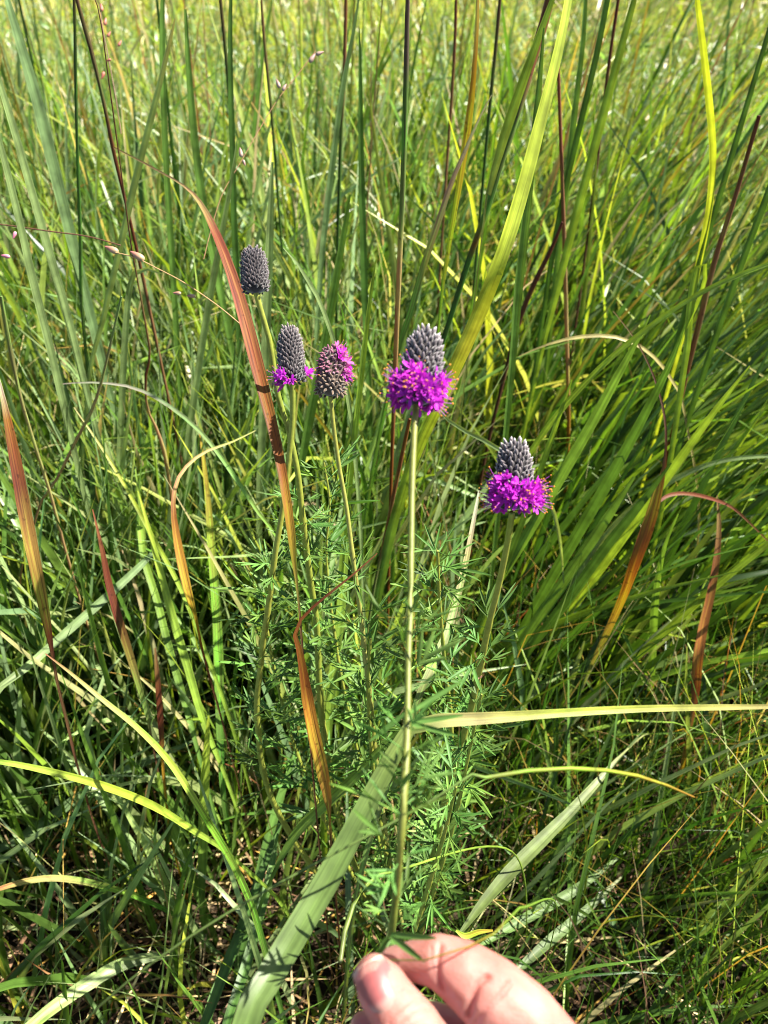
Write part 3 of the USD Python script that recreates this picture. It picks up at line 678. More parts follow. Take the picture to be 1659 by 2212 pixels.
browns = [
    ('thick brown stem leaning right near the right edge', [(1640, 250, 9), (1590, 420, 10), (1545, 560, 12), (1510, 700, 13), (1480, 820, 11), (1450, 950, 9)], [(0, 'red'), (.3, 'br'), (.6, 'br'), (1, 'or')], .92),
    ('dark red slanting stem in the right middle', [(1215, 480, 6), (1190, 540, 9), (1160, 600, 11), (1130, 670, 11), (1100, 770, 9)], [(0, 'red'), (1, 'dk')], 1.0),
    ('orange brown upright stem in the right background', [(1205, 120, 7), (1212, 320, 8), (1218, 500, 9), (1222, 640, 9), (1226, 800, 8), (1228, 930, 8)], [(0, 'pink'), (.5, 'br'), (.75, 'tan'), (1, 'och')], 1.05),
    ('thin red stem at the top centre', [(986, -60, 6), (983, 80, 7), (975, 220, 7), (965, 360, 6)], [(0, 'red'), (1, 'br')], 1.3),
    ('reddish stem left of the tan stem at top', [(748, -60, 6), (746, 60, 8), (742, 200, 8), (734, 360, 8)], [(0, 'or'), (.5, 'br'), (1, 'deep')], 1.2),
    ('red stem standing at the top right', [(1345, -60, 7), (1322, 90, 7), (1305, 220, 7), (1290, 350, 6)], [(0, 'red'), (1, 'dk')], 1.25),
    ('dark stem at the top left of centre', [(470, -60, 7), (488, 120, 8), (500, 270, 8), (506, 420, 7)], [(0, 'dk'), (.6, 'deep'), (1, 'deep')], 1.2),
    ('dark thin stem above the rosy flower', [(560, -60, 5), (572, 100, 7), (588, 260, 7), (600, 420, 6)], [(0, 'br'), (1, 'deep')], 1.3),
    ('blackish stem right of the orange yellow leaf', [(1085, -60, 7), (1072, 90, 8), (1060, 210, 8), (1048, 340, 7)], [(0, 'dk'), (1, 'deep')], 1.15),
    ('tan brown stem under the held flower', [(885, 905, 8), (868, 985, 9), (850, 1070, 9), (830, 1170, 8), (808, 1270, 6)], [(0, 'or'), (.7, 'br'), (1, 'olive')], .64),
    ('straw stem slanting across the left middle', [(262, 640, 5), (235, 760, 6), (205, 870, 7), (165, 950, 7), (120, 1040, 6), (80, 1110, 5)], [(0, 'pale'), (.4, 'straw'), (.6, 'tan'), (1, 'tan')], .74),
    ('tan stem at the left edge beside the red brown leaf', [(2, 640, 8), (20, 740, 9), (45, 860, 8), (75, 960, 7), (110, 1070, 7), (145, 1200, 6)], [(0, 'olive'), (.5, 'straw'), (1, 'tan')], .68),
]
for lab, pts, cc, Yv in browns:
    hero(lab, pts, cc, Y=max(Yv * .72, .5), tubular=True, name='grass_culm', cat='grass stem')
lows = [
    ('long yellow green blade arching in from the left edge at lower left', [(-40, 1640, 8), (40, 1652, 12), (130, 1672, 15), (230, 1700, 17), (330, 1740, 16), (420, 1795, 13), (500, 1850, 8)], [(0, 'lime'), (.5, 'yel'), (1, 'lime')], (.42, .52)),
    ('long blade with pale dry tip slanting down across the lower left', [(98, 1412, 2), (150, 1452, 6), (220, 1510, 10), (300, 1575, 12), (370, 1650, 14), (440, 1760, 15), (500, 1860, 15), (545, 1960, 14), (580, 2080, 13), (610, 2190, 10)], [(0, 'pink'), (.15, 'straw'), (.35, 'yel'), (.6, 'lime'), (1, 'green')], (.44, .44, .55)),
    ('straw tipped blade curving up from the left edge low down', [(-20, 1926, 9), (50, 1905, 12), (120, 1897, 13), (200, 1908, 13), (290, 1935, 12), (370, 1972, 9)], [(0, 'pink'), (.35, 'straw'), (.7, 'lime'), (1, 'green')], (.50, .62)),
    ('bright upright blade standing at lower left of the rust leaf', [(436, 1930, 14), (438, 1850, 20), (440, 1760, 21), (443, 1680, 19), (447, 1600, 12), (451, 1545, 3)], [(0, 'green'), (.4, 'lime'), (1, 'yel')], (.62, .58)),
    ('wide green blade leaning left at lower left', [(440, 1960, 16), (408, 1880, 24), (380, 1800, 26), (358, 1740, 20), (345, 1690, 10), (340, 1660, 3)], [(0, 'green'), (1, 'lime')], (.64, .60)),
    ('fresh green blade curving up left of the golden leaf', [(480, 1660, 8), (440, 1560, 14), (405, 1440, 17), (372, 1330, 17), (345, 1230, 14), (318, 1130, 8), (298, 1060, 2)], [(0, 'lime'), (.5, 'lime'), (1, 'yel')], (.62, .60)),
    ('bright green blade curving up behind the golden leaf', [(432, 1640, 8), (400, 1520, 14), (365, 1400, 16), (340, 1300, 15), (310, 1200, 14), (300, 1100, 9), (304, 1040, 3)], [(0, 'green'), (1, 'lime')], (.64, .66)),
    ('tall lime blade right of the golden leaf', [(478, 1640, 14), (474, 1500, 19), (470, 1360, 20), (460, 1220, 18), (450, 1090, 13), (438, 980, 7), (430, 930, 2)], [(0, 'green'), (.5, 'lime'), (1, 'och')], (.66, .64)),
    ('thin yellow blade slanting right through the left middle', [(160, 880, 2), (215, 960, 5), (270, 1050, 7), (330, 1160, 9), (385, 1260, 10), (430, 1370, 9)], [(0, 'straw'), (.4, 'yel'), (1, 'lime')], (.60, .62)),
    ('arching dry tipped blade crossing the left centre to the clover stems', [(125, 830, 2), (200, 826, 4), (290, 838, 6), (370, 880, 8), (440, 940, 9), (500, 1020, 9), (560, 1110, 8), (620, 1200, 6)], [(0, 'purp'), (.2, 'gry'), (.45, 'pale'), (1, 'lime')], (.56, .56)),
    ('pale grey green blade lying across the left side', [(-20, 1512, 14), (60, 1440, 17), (150, 1360, 18), (230, 1290, 18), (300, 1225, 14), (345, 1180, 8)], [(0, 'pale'), (1, 'blue')], (.58, .66)),
    ('pale folded blade lying flat at left below the red leaf', [(120, 1295, 15), (180, 1280, 18), (240, 1255, 18), (300, 1232, 10), (330, 1220, 4)], [(0, (.22, .28, .12)), (1, 'pale')], (.72, .74)),
    ('pale broad blade lying at the lower left corner', [(40, 2240, 22), (110, 2180, 26), (190, 2125, 28), (260, 2085, 26), (325, 2068, 18), (372, 2072, 5)], [(0, 'lime'), (.5, (.22, .30, .10)), (1, 'pale')], (.52, .60)),
    ('grey green blade slanting up along the lower left', [(-30, 1850, 14), (60, 1800, 20), (160, 1730, 22), (260, 1670, 20), (350, 1630, 14), (420, 1600, 6)], [(0, 'blue'), (1, 'blue')], (.66, .76)),
    ('stiff dark blade bundle edge rising left of the wide pale leaf', [(520, 2060, 16), (545, 1960, 20), (570, 1850, 20), (600, 1740, 18), (630, 1650, 10), (650, 1590, 3)], [(0, 'deep'), (1, 'green')], (.52, .56)),
    ('dark blade rising steeply from the bottom left of centre', [(440, 2220, 20), (480, 2110, 24), (520, 2010, 22), (555, 1910, 18), (590, 1820, 12), (615, 1760, 3)], [(0, 'deep'), (1, 'deep')], (.46, .52)),
    ('second dark blade rising beside the wide pale leaf', [(490, 2210, 18), (530, 2090, 22), (560, 1980, 22), (585, 1880, 16), (600, 1800, 4)], [(0, 'deep'), (1, 'green')], (.44, .50)),
    ('bright blade slanting up to the stem above the wide pale leaf', [(590, 1890, 8), (640, 1800, 20), (700, 1740, 24), (760, 1685, 22), (820, 1620, 16), (868, 1572, 7)], [(0, 'green'), (.5, 'lime'), (1, 'green')], (.46, .42)),
    ('olive blade slanting down to the index finger', [(1345, 1628, 4), (1290, 1690, 15), (1230, 1755, 22), (1170, 1815, 27), (1100, 1885, 28), (1040, 1955, 20), (995, 2015, 8)], [(0, (.17, .19, .07)), (.3, (.105, .145, .04)), (.6, (.075, .105, .025)), (1, (.07, .10, .025))], (.52, .40)),
    ('pale blade lying below the olive blade at lower right', [(1345, 1892, 3), (1300, 1935, 12), (1250, 1980, 18), (1190, 2030, 21), (1130, 2085, 16), (1085, 2130, 6)], [(0, (.17, .18, .08)), (.3, (.10, .155, .05)), (1, (.09, .14, .042))], (.55, .50)),
    ('grooved green blade lying just above the pale blade at lower right', [(1350, 1840, 3), (1290, 1888, 12), (1230, 1930, 20), (1160, 1970, 22), (1090, 2010, 18), (1030, 2050, 8)], [(0, (.10, .15, .05)), (1, 'green')], (.57, .52)),
    ('thin pale blade running up right from the hand', [(1190, 2200, 10), (1260, 2150, 14), (1340, 2095, 14), (1420, 2040, 10), (1480, 1995, 3)], [(0, 'green'), (1, (.10, .15, .05))], (.56, .60)),
    ('broad pale straw blade standing behind the held stem', [(900, 1520, 14), (930, 1450, 20), (965, 1370, 19), (985, 1300, 15), (1005, 1220, 12), (1022, 1130, 9), (1035, 1060, 4)], [(0, 'olive'), (.3, (.28, .28, .14)), (.7, 'straw'), (1, 'gry')], (.50, .54)),
    ('lime blade rising between the rust leaf and the held stem', [(712, 1540, 18), (724, 1430, 20), (738, 1300, 19), (746, 1180, 15), (752, 1060, 13), (758, 960, 8)], [(0, 'lime'), (1, 'lime')], (.60, .58)),
    ('thin blurred yellow stalk arching across the lower right', [(960, 1712, 6), (1040, 1682, 8), (1140, 1665, 9), (1250, 1660, 9), (1360, 1672, 9), (1450, 1700, 6), (1500, 1722, 3)], [(0, 'olive'), (.5, 'yel'), (1, 'och')], (.27, .30)),
    ('thin yellow stalk lying over the index finger', [(838, 2074, 3), (880, 2077, 3.5), (930, 2072, 4), (985, 2055, 4), (1040, 2032, 4), (1090, 2000, 4), (1130, 1960, 5)], [(0, 'olive'), (.5, 'och'), (1, 'lime')], (.170, .128, .16, .26)),
    ('curved olive stem left of the hand base', [(735, 2080, 10), (745, 2010, 11), (765, 1950, 11), (800, 1905, 9), (840, 1885, 6)], [(0, 'olive'), (1, 'lime')], (.36, .40)),
    ('short yellow curled blade right above the finger', [(985, 2010, 5), (1005, 2022, 12), (1035, 2013, 10), (1065, 2010, 4)], [(0, 'yel'), (1, 'och')], (.40, .42)),
]
for lab, pts, cc, Yv in lows:
    if 'over the index finger' in lab:
        hero(lab, pts, cc, d=(.262, .252, .250, .262, .30), tubular=True, n=40)
    elif 'blurred yellow stalk' in lab:
        hero(lab, pts, cc, d=(.30, .31, .34), tubular=True)
    elif 'olive stem left' in lab:
        hero(lab, pts, cc, d=(.40, .44), tubular=True, name='grass_culm', cat='grass stem')
    elif 'short yellow curled' in lab:
        hero(lab, pts, cc, d=(.46, .46), root=False)
    else:
        P = np.array(pts)
        z = [min(a / .75, .9) * (.98 if P[:, 0].mean() > 1000 and P[:, 1].mean() > 1700 else (.84 if P[:, 0].mean() < 520 and P[:, 1].mean() > 1550 else 1)) for a in Yv]
        hero(lab, pts, cc, d=tuple(np.clip(z, .38, .75)) if P[:, 1].mean() > 1500 else tuple(np.clip(np.array(Yv) * 1.1, .5, .85)), twist=(.2, -.2))

# -- switchgrass panicle twigs with pinkish spikelets
def panicle(label, path_pts, d, spikes, col='br', r=2.0, spc=((.26, .075, .07), (.26, .20, .11))):
    x = xform('seed_branch')
    tag(x, label, 'grass seed head')
    P = np.array(path_pts, float)
    S = spline(at(P[:, 0], P[:, 1], np.linspace(d[0], d[1], len(P))), 5 * len(P))
    v, f = tube(S, r / FPX * np.mean(d) / 2, 6)
    put('twig', v, f, M_STEM, C_[col], parent=str(x.GetPath()))
    for (u, v_, ang, ln, dep) in spikes:
        base = at(u, v_, dep)
        a = math.radians(ang)
        dirn = norm(math.cos(a) * R_ + math.sin(a) * U_)
        m = trimesh.creation.icosphere(2, 1.0)
        p = np.array(m.vertices)
        l = ln / FPX * dep * .8
        wd = l * .19 * np.clip(1 - p[:, :1] * .55, .1, 2)
        sidev = np.cross(dirn, F_)
        pts = base + (p[:, :1] + 1) * .5 * l * dirn + wd * (p[:, 1:2] * sidev + p[:, 2:3] * F_)
        t = np.clip((p[:, :1] + 1) / 2, 0, 1)
        put('spikelet', pts, np.array(m.faces), M_STEM, np.array(spc[1]) + (np.array(spc[0]) - np.array(spc[1])) * t, parent=str(x.GetPath()))


panicle('thin drooping twig with pink tipped spikelets at left middle', [(525, 705), (470, 660), (400, 612), (340, 580), (290, 556), (235, 542)], (.50, .52),
        [(256, 545, 157, 42, .52), (312, 562, 148, 46, .515), (392, 634, 176, 24, .51), (422, 640, 176, 24, .505)], 'tan', 2.5)
panicle('faint twig with pale spikelets at the upper middle', [(440, 560), (455, 500), (480, 420), (520, 350), (560, 280), (600, 215), (640, 165), (682, 110)], (.60, .62),
        [(668, 135, 55, 30, .62), (682, 118, 20, 24, .62), (604, 190, 110, 26, .61), (610, 196, 60, 22, .61), (522, 340, 100, 28, .60), (525, 345, 290, 18, .60)], 'br', 1.6, ((.22, .10, .10), (.20, .16, .12)))
panicle('dark twig with purple spikelets at the left edge', [(-20, 482), (40, 490), (110, 500), (190, 511), (260, 530)], (.58, .56),
        [(40, 492, 100, 20, .57), (34, 500, 250, 22, .57), (22, 555, 170, 26, .57)], 'dk', 3.0, ((.40, .10, .18), (.35, .16, .2)))
panicle('dark hanging twig with red brown spikelets at the upper left', [(215, 10), (222, 60), (235, 130), (250, 210), (262, 290)], (.72, .72),
        [(220, 25, 95, 22, .72), (226, 55, 80, 22, .72), (232, 80, 60, 18, .72), (255, 100, 60, 18, .72), (225, 155, 250, 22, .72), (240, 128, 200, 16, .72)], 'dk', 2.2, ((.30, .07, .06), (.25, .10, .06)))

# ------------------------------------------------------------------ the prairie clover plant
GREEN_L = np.array([.074, .155, .031])


def strip(base, dirn, up, L, w, rows=5, bend=.15, fold=.25, prof=None):
    """One narrow leaflet or petal: (v, f, uv)."""
    s = np.linspace(0, 1, rows)
    dirn, up = norm(dirn), norm(up - (up @ norm(dirn)) * norm(dirn))
    C = base + L * (s[:, None] * dirn + (bend * s**2)[:, None] * up)
    side = np.cross(dirn, up)
    pr = np.array(prof if prof is not None else np.sin(np.pi * np.clip(s * .80 + .16, 0, 1)) ** .7)
    k = np.array([-1, 0, 1.0])
    v = C[:, None] + .5 * w * pr[:, None, None] * (k[None, :, None] * side + ((np.abs(k) - .5) * fold)[None, :, None] * up * 2)
    i, j = np.meshgrid(np.arange(rows - 1), np.arange(2), indexing='ij')
    q = np.stack([i * 3 + j, i * 3 + j + 1, (i + 1) * 3 + j + 1, (i + 1) * 3 + j], -1).reshape(-1, 4)
    uv = np.stack(np.broadcast_arrays((k * .5 + .5)[None], s[:, None]), -1).reshape(-1, 2)
    return v.reshape(-1, 3), np.vstack([q[:, [0, 1, 2]], q[:, [0, 2, 3]]]), uv


def clover_leaf(parent, base, dirn, up, L, r, dense=2):
    """A pinnate leaf of narrow leaflets: one part."""
    parts = []
    dirn = norm(dirn); up = norm(up - (up @ dirn) * dirn)
    side = np.cross(dirn, up)
    rl = L * r.uniform(.35, .5)
    col = GREEN_L * np.exp(r.normal(0, .28)) * np.array([r.uniform(.85, 1.25), 1, r.uniform(.75, 1.1)])
    Cl = base + np.linspace(0, 1, 4)[:, None] * rl * dirn
    v, f = tube(Cl, L * .013, 5)
    parts.append((v, f, col * 1.25))
    w = L * r.uniform(.058, .088)
    spots = [(1.0, 0, 1.0)]
    for q in range(dense):
        spots += [(.92 - q * .42, 1, r.uniform(.55, 1.05)), (.92 - q * .42, -1, r.uniform(.55, 1.05))]
    for (t, sg, ls) in spots:
        a = sg * r.uniform(.25, .75) if sg else r.normal(0, .15)
        dd = dirn * math.cos(a) + side * math.sin(a) + up * r.normal(.05, .12)
        v, f, uv = strip(base + t * rl * dirn, dd, up + r.normal(0, .3, 3), L * .72 * ls, w, bend=r.normal(.03, .1), fold=r.uniform(.2, .6))
        parts.append((v, f, col * r.uniform(.9, 1.15), uv))
    V, Fa, T, UV = join(parts)
    put('leaf', V, Fa, M_CLOVER, T, UV, parent=parent)


def axis_frame(a):
    a = norm(a)
    b = norm(np.cross(a, F_)); c = np.cross(a, b)
    return a, b, c


def calyx(base, out, L, w, dark, pale, r):
    """A small pointed calyx: 6-sided teardrop."""
    out = norm(out)
    b = norm(np.cross(out, [.3, .2, .93])); c = np.cross(out, b)
    rows = [(0, .75), (.35, 1.0), (.7, .72), (.92, .30), (1.06, .04)]
    g = np.arange(6) * np.pi / 3 + r.uniform(0, 1)
    v = np.vstack([base + L * t * out + .5 * w * s * (np.cos(g)[:, None] * b + np.sin(g)[:, None] * c) for t, s in rows])
    i, j = np.meshgrid(np.arange(len(rows) - 1), np.arange(6), indexing='ij')
    q = np.stack([i * 6 + j, i * 6 + (j + 1) % 6, (i + 1) * 6 + (j + 1) % 6, (i + 1) * 6 + j], -1).reshape(-1, 4)
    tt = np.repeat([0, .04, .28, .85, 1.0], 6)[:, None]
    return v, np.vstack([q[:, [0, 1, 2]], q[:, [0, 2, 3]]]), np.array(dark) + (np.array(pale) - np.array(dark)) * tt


def floret(parent, base, out, up, size, r, withered=False):
    """One purple flower: five spoon petals and five stamens with orange anthers."""
    out = norm(out); b = norm(np.cross(out, up + .01)); c = np.cross(out, b)
    parts = []
    purple = np.array([.50, .032, .50]) * np.exp(r.normal(0, .18)) * np.array([r.uniform(.85, 1.2), 1, 1])
    if withered:
        purple = np.array([.50, .12, .34]) * np.exp(r.normal(0, .2))
    a0 = r.uniform(0, 6.28)
    for k in range(5):
        a = a0 + k * 2 * np.pi / 5 + r.normal(0, .2)
        rad = math.cos(a) * b + math.sin(a) * c
        dd = out * .9 + rad * r.uniform(.5, 1.1)
        v, f, uv = strip(base, dd, out - rad * .4, size * r.uniform(.72, .98), size * .31, rows=5, bend=-.12, fold=.25, prof=(.25, .45, .95, 1.0, .45))
        parts.append((v, f, purple * r.uniform(.85, 1.2), uv))
    for k in range(r.integers(0, 4)):
        dd = norm(out + r.normal(0, .28, 3))
        tip = base + dd * size * r.uniform(1.15, 1.55)
        v, f = tube(np.array([base, (base + tip) / 2 + r.normal(0, .03, 3) * size, tip]), size * .018, 4)
        parts.append((v, f, (.45, .08, .5)))
        m = trimesh.creation.icosphere(1, 1.0)
        parts.append((tip + np.array(m.vertices) * size * np.array([.058, .058, .058]) * r.uniform(.8, 1.2), np.array(m.faces), np.array([.62, .26, .04]) * np.exp(r.normal(0, .15))))
    V, Fa, T, UV = join(parts)
    put('floret', V, Fa, M_PETAL, T, UV, parent=parent)


def head(parent, base, top, r_low, r_top, seed, dark, pale, toppale, rings=17, ring=None, lean=0.0, style='cone'):
    """A seed cone of close-set calyces. base, top: world points of its axis. ring: (t0, t1, arc test) of open florets."""
    r = np.random.default_rng(seed)
    Lc = np.linalg.norm(top - base)
    a, b, c = axis_frame(top - base)
    parts = []

    def radius(t):
        body = (r_low + (r_top - r_low) * t) * (.95 + .10 * np.sin(np.pi * np.clip(t + .1, 0, 1)))
        return body * np.clip(1 - np.clip((t - .66) / .35, 0, 1) ** 2.2, .03, 1) ** .5 * np.clip((t + .10) / .16, .2, 1) ** .5
    # the core
    tt = np.linspace(-.02, .97, 14)
    v, f = tube(base + tt[:, None] * (top - base), radius(tt) * .80 * np.clip((tt + .05) / .14, .12, 1) ** .7, 14)
    parts.append((v, f, np.array(dark) * .5))
    n = int(rings * 14)
    pos = np.linspace(.0, .985, n)
    # even cover of the surface: spacing follows the radius
    dens = np.maximum(radius(np.linspace(0, .985, 400)), r_low * .12)
    cum = np.cumsum(dens); cum /= cum[-1]
    pos = np.interp((np.arange(n) + .5) / n, cum, np.linspace(0, .985, 400))
    size = Lc / rings * 1.55
    spots = []
    for k, t in enumerate(pos):
        g = k * 2.399963
        rad = math.cos(g) * b + math.sin(g) * c
        ra = radius(t)
        slope = (radius(min(t + .02, .99)) - radius(t - .02)) / (.04 * Lc) if t < .96 else -3
        nrm = norm(rad - slope * a)
        out = norm(nrm * .75 + a * (.80 + .4 * max(0, t - .7)) + r.normal(0, .17, 3))
        p0 = base + t * (top - base) + rad * ra * .74
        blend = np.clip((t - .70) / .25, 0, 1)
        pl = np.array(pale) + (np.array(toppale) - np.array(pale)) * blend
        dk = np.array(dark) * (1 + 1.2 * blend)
        spots.append((t, g, rad, nrm, p0, ra))
        if style == 'rosy':
            col = np.array([.17, .115, .075]) if t < .40 + r.normal(0, .06) else np.array([.25, .085, .13])
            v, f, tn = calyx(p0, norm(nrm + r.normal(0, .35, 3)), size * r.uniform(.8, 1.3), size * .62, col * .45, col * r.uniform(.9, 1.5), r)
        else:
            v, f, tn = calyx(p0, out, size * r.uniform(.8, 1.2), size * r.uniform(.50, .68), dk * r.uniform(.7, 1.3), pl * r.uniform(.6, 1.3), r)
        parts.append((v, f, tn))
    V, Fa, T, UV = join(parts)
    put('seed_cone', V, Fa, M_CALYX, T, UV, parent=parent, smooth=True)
    if ring:
        t0_, t1_, count, arc, fs = ring
        made = 0
        for k in range(count * 12):
            t = r.uniform(t0_, t1_); g = r.uniform(0, 6.283)
            rad = math.cos(g) * b + math.sin(g) * c
            if not arc(rad, t):
                continue
            tilt = (t - (t0_ + t1_) / 2) / (t1_ - t0_)
            floret(parent, base + t * (top - base) + rad * radius(np.clip(t, 0, 1)) * .85, rad + a * (tilt * 1.2 + .05) + r.normal(0, .12, 3), a, fs * r.uniform(.85, 1.15), r, style == 'rosy' and r.uniform() < .35)
            made += 1
            if made >= count:
                break


def clover(label, stem_pts, d, w, headspec=None, leaves=(0, 0), seed=1, name='clover_plant', cat='clover flower', leaf_len=108, step=38, col0=(.135, .170, .022), col1=(.19, .195, .030), bare=False):
    """stem_pts (u, v) from the head downward; d depth at those ends; leaves: v range of leafy nodes."""
    x = xform(name)
    pth = str(x.GetPath())
    tag(x, label, cat)
    r = np.random.default_rng(seed)
    P = np.array(stem_pts, float)
    t = np.r_[0, np.cumsum(np.hypot(*np.diff(P.T, axis=1)))]; t /= t[-1]
    dd = np.interp(t, np.linspace(0, 1, len(d)), d)
    X = np.hstack([at(P[:, 0], P[:, 1], dd), dd[:, None]])
    n = 70
    S = spline(X, n)
    rad = np.interp(np.linspace(0, 1, n), np.linspace(0, 1, len(w)), w) / FPX * S[:, 3] / 2
    vs = project(S[:, :3])[1]
    for q_ in np.arange(leaves[0], leaves[1], step):            # the joints where leaves sit
        rad = rad * (1 + .28 * np.exp(-((vs - q_) / 7) ** 2))
    v, f = tube(S[:, :3], rad, 10)
    cc = np.array(col0) + (np.array(col1) - np.array(col0)) * meshkit.noise(np.stack([np.arange(n) * .12, np.zeros(n), np.full(n, seed)], 1), 5)[:, None]
    put('stem', v, f, M_STEM, np.vstack([np.repeat(cc, 10, 0), cc[:1], cc[-1:]]), parent=pth)
    if headspec:
        (bu, bv), (tu, tv), hd, rl, rt, kw = headspec
        b = at(bu, bv, hd[0]); tp = at(tu, tv, hd[1])
        head(pth, b, tp, rl / FPX * hd[0], rt / FPX * hd[1], seed, **kw)
    # leaves along the stem
    u_, v_, d_ = project(S[:, :3])
    acc, side = 0.0, 1
    k_prev = None
    vv = leaves[0]
    ga = r.uniform(0, 6.28)
    while vv < leaves[1]:
        k = int(np.argmin(np.abs(v_ - vv)))
        c0 = S[k, :3]
        T = norm(S[max(k - 1, 0), :3] - S[min(k + 1, n - 1), :3])
        a, b, c = axis_frame(T)
        for m in range(r.integers(2, 5)):
            ga += 2.4 + r.normal(0, .25)
            radv = math.cos(ga) * b + math.sin(ga) * c
            L = leaf_len / FPX * max(d_[k], .33) * r.uniform(.6, 1.15) * (1 if m == 0 else .7)
            clover_leaf(pth, c0 + radv * rad[k] * .8, radv * 1.0 + T * r.uniform(.1, .9), T + r.normal(0, .2, 3), L, r, r.integers(1, 3))
        vv += step * r.uniform(.7, 1.25)
    return pth


GREYD, GREYP, TOPP = (.020, .015, .017), (.27, .245, .26), (.52, .48, .50)
allround = lambda rad, t: True
clover('clover stem with the bare dark grey seed cone, topmost of all the heads', [(553, 632), (566, 680), (583, 740), (600, 850), (622, 925), (643, 1020), (655, 1130), (670, 1250), (684, 1350), (690, 1480), (702, 1600), (740, 1800), (820, 1990)], (.42, .48, .60, .72), (12, 13, 13, 12),
       ((553, 631), (546, 537), (.42, .422), 34, 30, dict(dark=GREYD, pale=(.115, .092, .094), toppale=(.21, .175, .185), rings=17)), (1090, 1700), 21)
clover('clover stem with a long grey cone and a few purple petals at its base', [(632, 826), (632, 900), (625, 980), (612, 1090), (594, 1200), (578, 1320), (564, 1430), (556, 1560), (585, 1720), (680, 1880), (790, 2000)], (.415, .47, .58, .72), (12, 12, 13, 12),
       ((633, 826), (624, 707), (.415, .418), 33, 27, dict(dark=GREYD, pale=(.175, .145, .142), toppale=(.34, .285, .275), rings=19, ring=(-.02, .16, 11, lambda rad, t: (rad @ R_ < -.25) or (rad @ R_ > .93 and t > .08) or (rad @ R_ < .25 and rad @ F_ < 0 and t < .05), .0052))), (1210, 1700), 22)
clover('clover stem with a rosy half withered flower head, tan below and purple at right', [(714, 856), (721, 925), (733, 1010), (749, 1100), (764, 1220), (778, 1320), (789, 1420), (801, 1520), (812, 1640), (840, 1850), (870, 2010)], (.425, .48, .58, .72), (9, 10, 10, 11),
       ((713, 853), (723, 752), (.425, .428), 35, 34, dict(dark=(.10, .07, .05), pale=(.3, .2, .2), toppale=(.5, .3, .4), rings=16, style='rosy', ring=(.42, 1.0, 34, lambda rad, t: rad @ R_ > .45 - .5 * max(0, t - .6), .0042))), (1200, 1850), 23, col0=(.22, .22, .06))
clover('clover stem on the right, pale topped cone in a full ring of purple petals', [(1106, 1108), (1095, 1180), (1076, 1270), (1056, 1350), (1032, 1465), (1010, 1560), (990, 1620), (970, 1690), (948, 1800), (922, 1910), (905, 1990)], (.37, .44, .56, .70), (14, 14, 14, 14),
       ((1114, 1097), (1110, 952), (.37, .374), 44, 38, dict(dark=GREYD, pale=(.24, .205, .21), toppale=(.54, .49, .50), rings=17, ring=(.06, .38, 84, allround, .0062))), (1360, 1960), 24)
HELD = clover('clover stem pinched by the fingers, tall grey cone above a wide ring of purple petals', [(900, 868), (895, 930), (890, 1050), (888, 1180), (886, 1300), (882, 1430), (880, 1560), (874, 1700), (867, 1800), (856, 1930), (846, 2010), (838, 2068), (842, 2120), (860, 2200), (880, 2230)], (.335, .322, .305, .285, .266, .30, .50), (14, 14, 15, 16, 16, 16, 14),
       ((899, 872), (924, 714), (.335, .340), 49, 42, dict(dark=GREYD, pale=(.23, .195, .21), toppale=(.50, .45, .47), rings=17, ring=(.02, .37, 92, allround , .0060))), (1340, 2040), 25, leaf_len=110, step=46, col0=(.085, .115, .016), col1=(.135, .135, .024))
# shoots without flower heads
shoots = [
    ('leafy clover shoot without a flower between the held stem and the right stem', [(945, 1190), (950, 1300), (962, 1450), (975, 1560), (968, 1700), (940, 1830), (905, 1990)], (.46, .58, .70), (6, 9, 11), (1195, 1960), 31),
    ('leafy clover shoot low on the right of the held stem', [(1040, 1500), (1010, 1640), (985, 1760), (950, 1880), (910, 2010)], (.46, .56, .68), (5, 9, 11), (1510, 1990), 32),
    ('leafy clover shoot left of the rust orange leaf', [(590, 1230), (575, 1330), (600, 1480), (650, 1650), (740, 1850), (830, 2010)], (.54, .62, .72), (5, 8, 10), (1250, 1780), 33),
    ('leafy clover shoot between the rust leaf and the held stem', [(800, 1380), (795, 1500), (805, 1650), (825, 1800), (860, 1990)], (.48, .60, .70), (5, 9, 11), (1400, 1960), 34),
    ('low leafy clover shoot just above the finger', [(985, 1700), (960, 1800), (930, 1900), (895, 2010)], (.44, .52, .60), (6, 9, 11), (1715, 1990), 35),
    ('slender clover shoot in front of the rosy flower stem', [(700, 1000), (712, 1090), (705, 1200), (720, 1350), (745, 1500), (790, 1700), (850, 1950)], (.50, .58, .70), (4, 7, 9), (1010, 1500), 36),
]
for lab, pts, d, w, lv, sd_ in shoots:
    clover(lab, pts, d, w, None, lv, sd_, name='clover_shoot', cat='clover shoot', step=32, leaf_len=108)
# the two leaflets that lie over the finger, and a whorl at the long stem's joint
rr = np.random.default_rng(77)
for (u0, v0, u1, v1, dd, L) in ((845, 2018, 945, 2027, .257, 98), (843, 2022, 920, 2080, .254, 98), (838, 2025, 818, 2062, .27, 60), (878, 1562, 1000, 1545, .305, 100), (884, 1540, 1000, 1470, .31, 110), (878, 1560, 990, 1590, .30, 100), (876, 1540, 800, 1600, .31, 100)):
    b, e = at(u0, v0, .268 if v0 > 1900 else .306), at(u1, v1, dd)
    v, f, uv = strip(b, e - b, norm(EYE - b), np.linalg.norm(e - b), .0021, rows=7, bend=.04, fold=.35)
    put('leaf', v, f, M_CLOVER, GREEN_L * 1.2, uv, parent=HELD)

